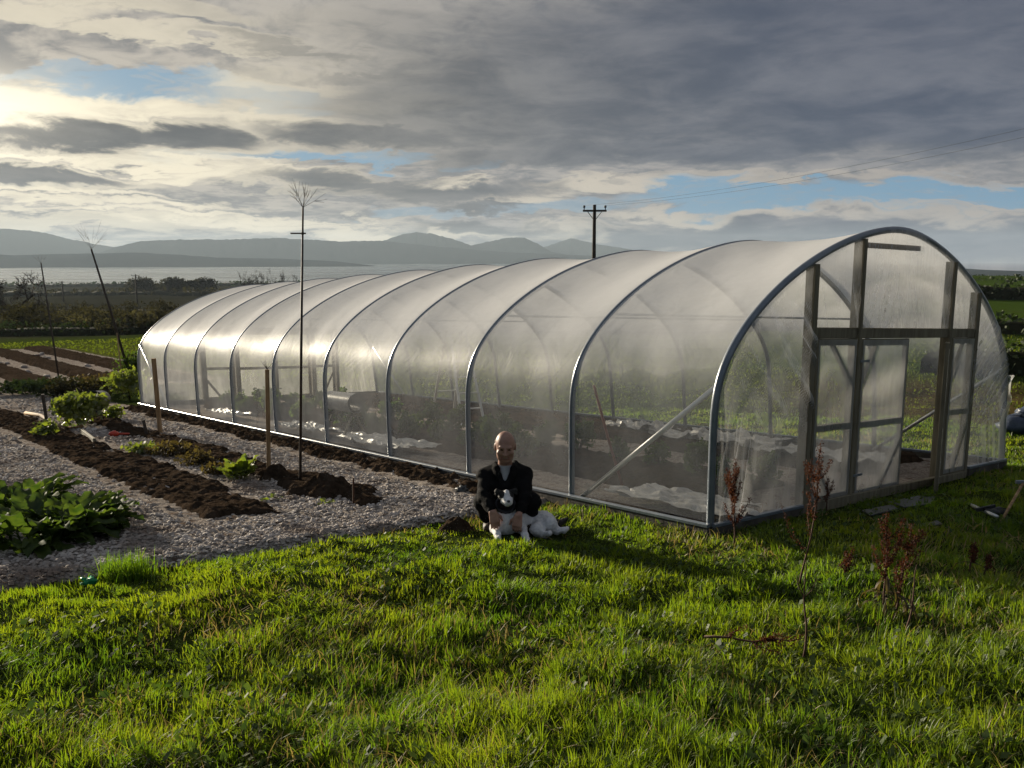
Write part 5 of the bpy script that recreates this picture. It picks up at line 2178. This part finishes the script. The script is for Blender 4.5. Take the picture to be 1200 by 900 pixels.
Jk = Body()
Jk.cap(m_(579, 558, .17), m_(580, 585, .17), .080, .095, 0, .05)
Jk.cap(m_(606, 558, .17), m_(603, 585, .17), .080, .095, 0, .05)
Jk.cap(m_(592, 558, .25), m_(592, 588, .36), .12, .15, 0, .05)
Jk.cap(m_(589, 574, .09), m_(594, 588, .10), .075, .09, 0, .05)
for sh, e, w, cx_ in ((shL, elL, wrL, 580), (shR, elR, wrR, 604)):
    Jk.chain([m_(cx_, 549, .20), sh, sh * .5 + e * .5, e, e * .45 + w * .55, w * .85 + e * .15], [.055, .058, .056, .052, .044, .036], 0, .03)
for x0_, x1_ in ((576.5, 583.0), (607.5, 601.0)):
    Jk.cap(m_(x0_, 557, .14), m_(x1_, 574, .08), .062, .07, 0, .04)
# standing collar and the two front edges
Jk.chain([m_(580.5, 543, .20), m_(581.5, 549, .10), m_(584.5, 559, .045), m_(590.5, 571, .01)], [.026, .026, .026, .026], 0, .02)
Jk.chain([m_(603.5, 543, .20), m_(602.5, 549, .10), m_(599.5, 559, .045), m_(593.5, 571, .01)], [.026, .026, .026, .026], 0, .02)
Jk.mesh('jacket', .008, [M_jacket], man_base, man, .020, 12, 15.)

Tr = Body()
Tr.cap(hipL, hipR, .12, .12, 0, .05)
for hp, kn, an in ((hipL, knL, anL), (hipR, knR, anR)):
    Tr.chain([hp, hp * .4 + kn * .6, kn, kn * .5 + an * .5, an + [0, 0, .03]], [.115, .100, .082, .075, .058], 0, .04)
Tr.mesh('trousers', .0085, [M_trouser], man_base, man, .012, 22, 16.)
for an in (anL, anR):
    Bo = Body()
    g0 = gz(an[0], an[1] - .1)
    Bo.cap(an + [0, 0, .06], an, .055, .052, 0, .03)
    for dx_ in (-.014, .014):
        Bo.cap(an + [dx_, .03, -.02], [an[0] + dx_ * 1.3, an[1] - .19, g0 + .045], .046, .038, 0, .03)
    Bo.mesh('boot', .0085, [M_boot], man_base, man, .008, 3, 30.)

# ------------------------------------------------------------------ the dog
dog_base = foot(600, 629)
YD = dog_base[1]
dog = thing('dog', dog_base, 'black and white collie lying on the grass in front of the crouching man', 'dog')


def d_(px, py, dY):
    return at(px, py, YD + dY)


Dg = Body()
W_, K_, N_, E_ = 0, 1, 2, 3
hp_ = d_(593, 583, .02)
ns = d_(596.3, 587.5, -.115)
dfw = (ns - hp_) / np.linalg.norm(ns - hp_)
drt = np.cross(dfw, [0, 0, 1.])
drt = drt / np.linalg.norm(drt)
drt = -drt if drt[0] < 0 else drt
dup = np.cross(drt, dfw)
dup = dup if dup[2] > 0 else -dup
RD = np.stack([drt, dfw, dup], 1)
D_ = lambda r, f, u: hp_ + (drt * r + dfw * f + dup * u) * .88
Dg.ell(D_(0, -.005, .012), np.array((.062, .07, .058)) * .88, K_, .02, RD)                     # skull
Dg.ell(D_(-.040, .01, .004), np.array((.036, .048, .040)) * .88, K_, .02, RD)
Dg.ell(D_(.040, .01, .004), np.array((.036, .048, .040)) * .88, K_, .02, RD)
Dg.chain([D_(.0, .02, .064), D_(.0, .052, .034), D_(.0, .075, .010)], [.016, .018, .02], W_, .012)    # blaze
Dg.cap(D_(0, .05, -.012), D_(0, .118, -.018), .043, .030, W_, .02)             # muzzle
Dg.cap(D_(-.026, .06, -.026), D_(-.016, .110, -.030), .026, .018, W_, .015)
Dg.cap(D_(.026, .06, -.026), D_(.016, .110, -.030), .026, .018, W_, .015)
Dg.cap(D_(0, .04, -.050), D_(0, .098, -.048), .024, .016, W_, .012)            # lower jaw
Dg.ell(D_(0, .143, -.006), np.array((.017, .012, .013)) * .88, N_, .003, RD)
for sg in (-1, 1):
    Dg.ell(D_(.031 * sg, .062, .018), np.array((.009, .006, .008)) * .88, E_, .002, RD)
    e0 = D_(.052 * sg, -.015, .048)
    e1 = D_(.088 * sg, -.005, .062)
    e2 = D_(.100 * sg, .020, .026)
    Dg.chain([e0, e1, e2], [.024, .020, .009], K_, .012)
nk1, cst = d_(592, 596, .12), d_(592, 610, .10)
Dg.cap(hp_ + [0, .03, -.02], nk1, .058, .072, K_, .03)
Dg.cap(nk1, cst, .078, .105, W_, .03)
Dg.ell(cst + [0, -.02, -.02], (.105, .09, .12), W_, .03)
# trunk lying off to the right, hind quarters rolled on one hip
bk = d_(617, 610, .30)
hq = d_(634, 612, .30)
Dg.cap(cst, bk, .105, .100, W_, .04)
Dg.cap(bk, hq, .095, .092, W_, .04)
Dg.ell(hq + [.02, 0, 0], (.115, .10, .085), W_, .04)
Dg.ell(bk + [0, .05, .04], (.12, .08, .06), K_, .03)
# front legs
gL, gR = foot(583, 633), foot(617, 634)
Dg.chain([d_(584, 607, .06), d_(580, 619, .10), gL + [0, .03, .035], gL + [.005, -.045, .022]], [.052, .042, .026, .027], W_, .025)
Dg.chain([d_(606, 608, .06), d_(612, 620, .10), gR + [-.01, .03, .035], gR + [.005, -.045, .022]], [.052, .040, .026, .027], W_, .025)
# hind legs: thigh, hock, long foot stretched to the right
g1 = foot(657, 625)
g2 = foot(640, 629)
Dg.chain([hq + [.03, 0, .01], d_(645, 614, .16), d_(652, 622, .16), g1 + [.03, 0, .026]], [.082, .056, .030, .024], W_, .03)
Dg.chain([hq, d_(629, 621, .10), d_(637, 627, .10), g2 + [.03, .02, .024]], [.075, .052, .030, .024], W_, .03)
Dg.cap(g1 + [.03, 0, .026], foot(664, 623) + [0, 0, .024], .024, .022, W_, .02)
# tail tucked behind
Dg.chain([hq + [.08, .05, .0], d_(654, 614, .36), foot(664, 615) + [0, 0, .05]], [.04, .035, .018], K_, .02)
Dg.mesh('body', .0066, [M_furw, M_furb, M_nose, M_eye], dog_base, dog, .007, 31, 70.)
Co = Body()
aa = np.linspace(0, 2 * math.pi, 17)
cc_, cd_ = hp_ * .35 + nk1 * .65, (nk1 - hp_) / np.linalg.norm(nk1 - hp_)
e1 = np.cross(cd_, [1, 0, 0])
e1 /= np.linalg.norm(e1)
e2 = np.cross(cd_, e1)
Co.chain([cc_ + (e1 * math.cos(a) + e2 * math.sin(a)) * .080 for a in aa], [.013] * 17, 0, .006)
Co.mesh('collar', .006, [M_collar], dog_base, dog)
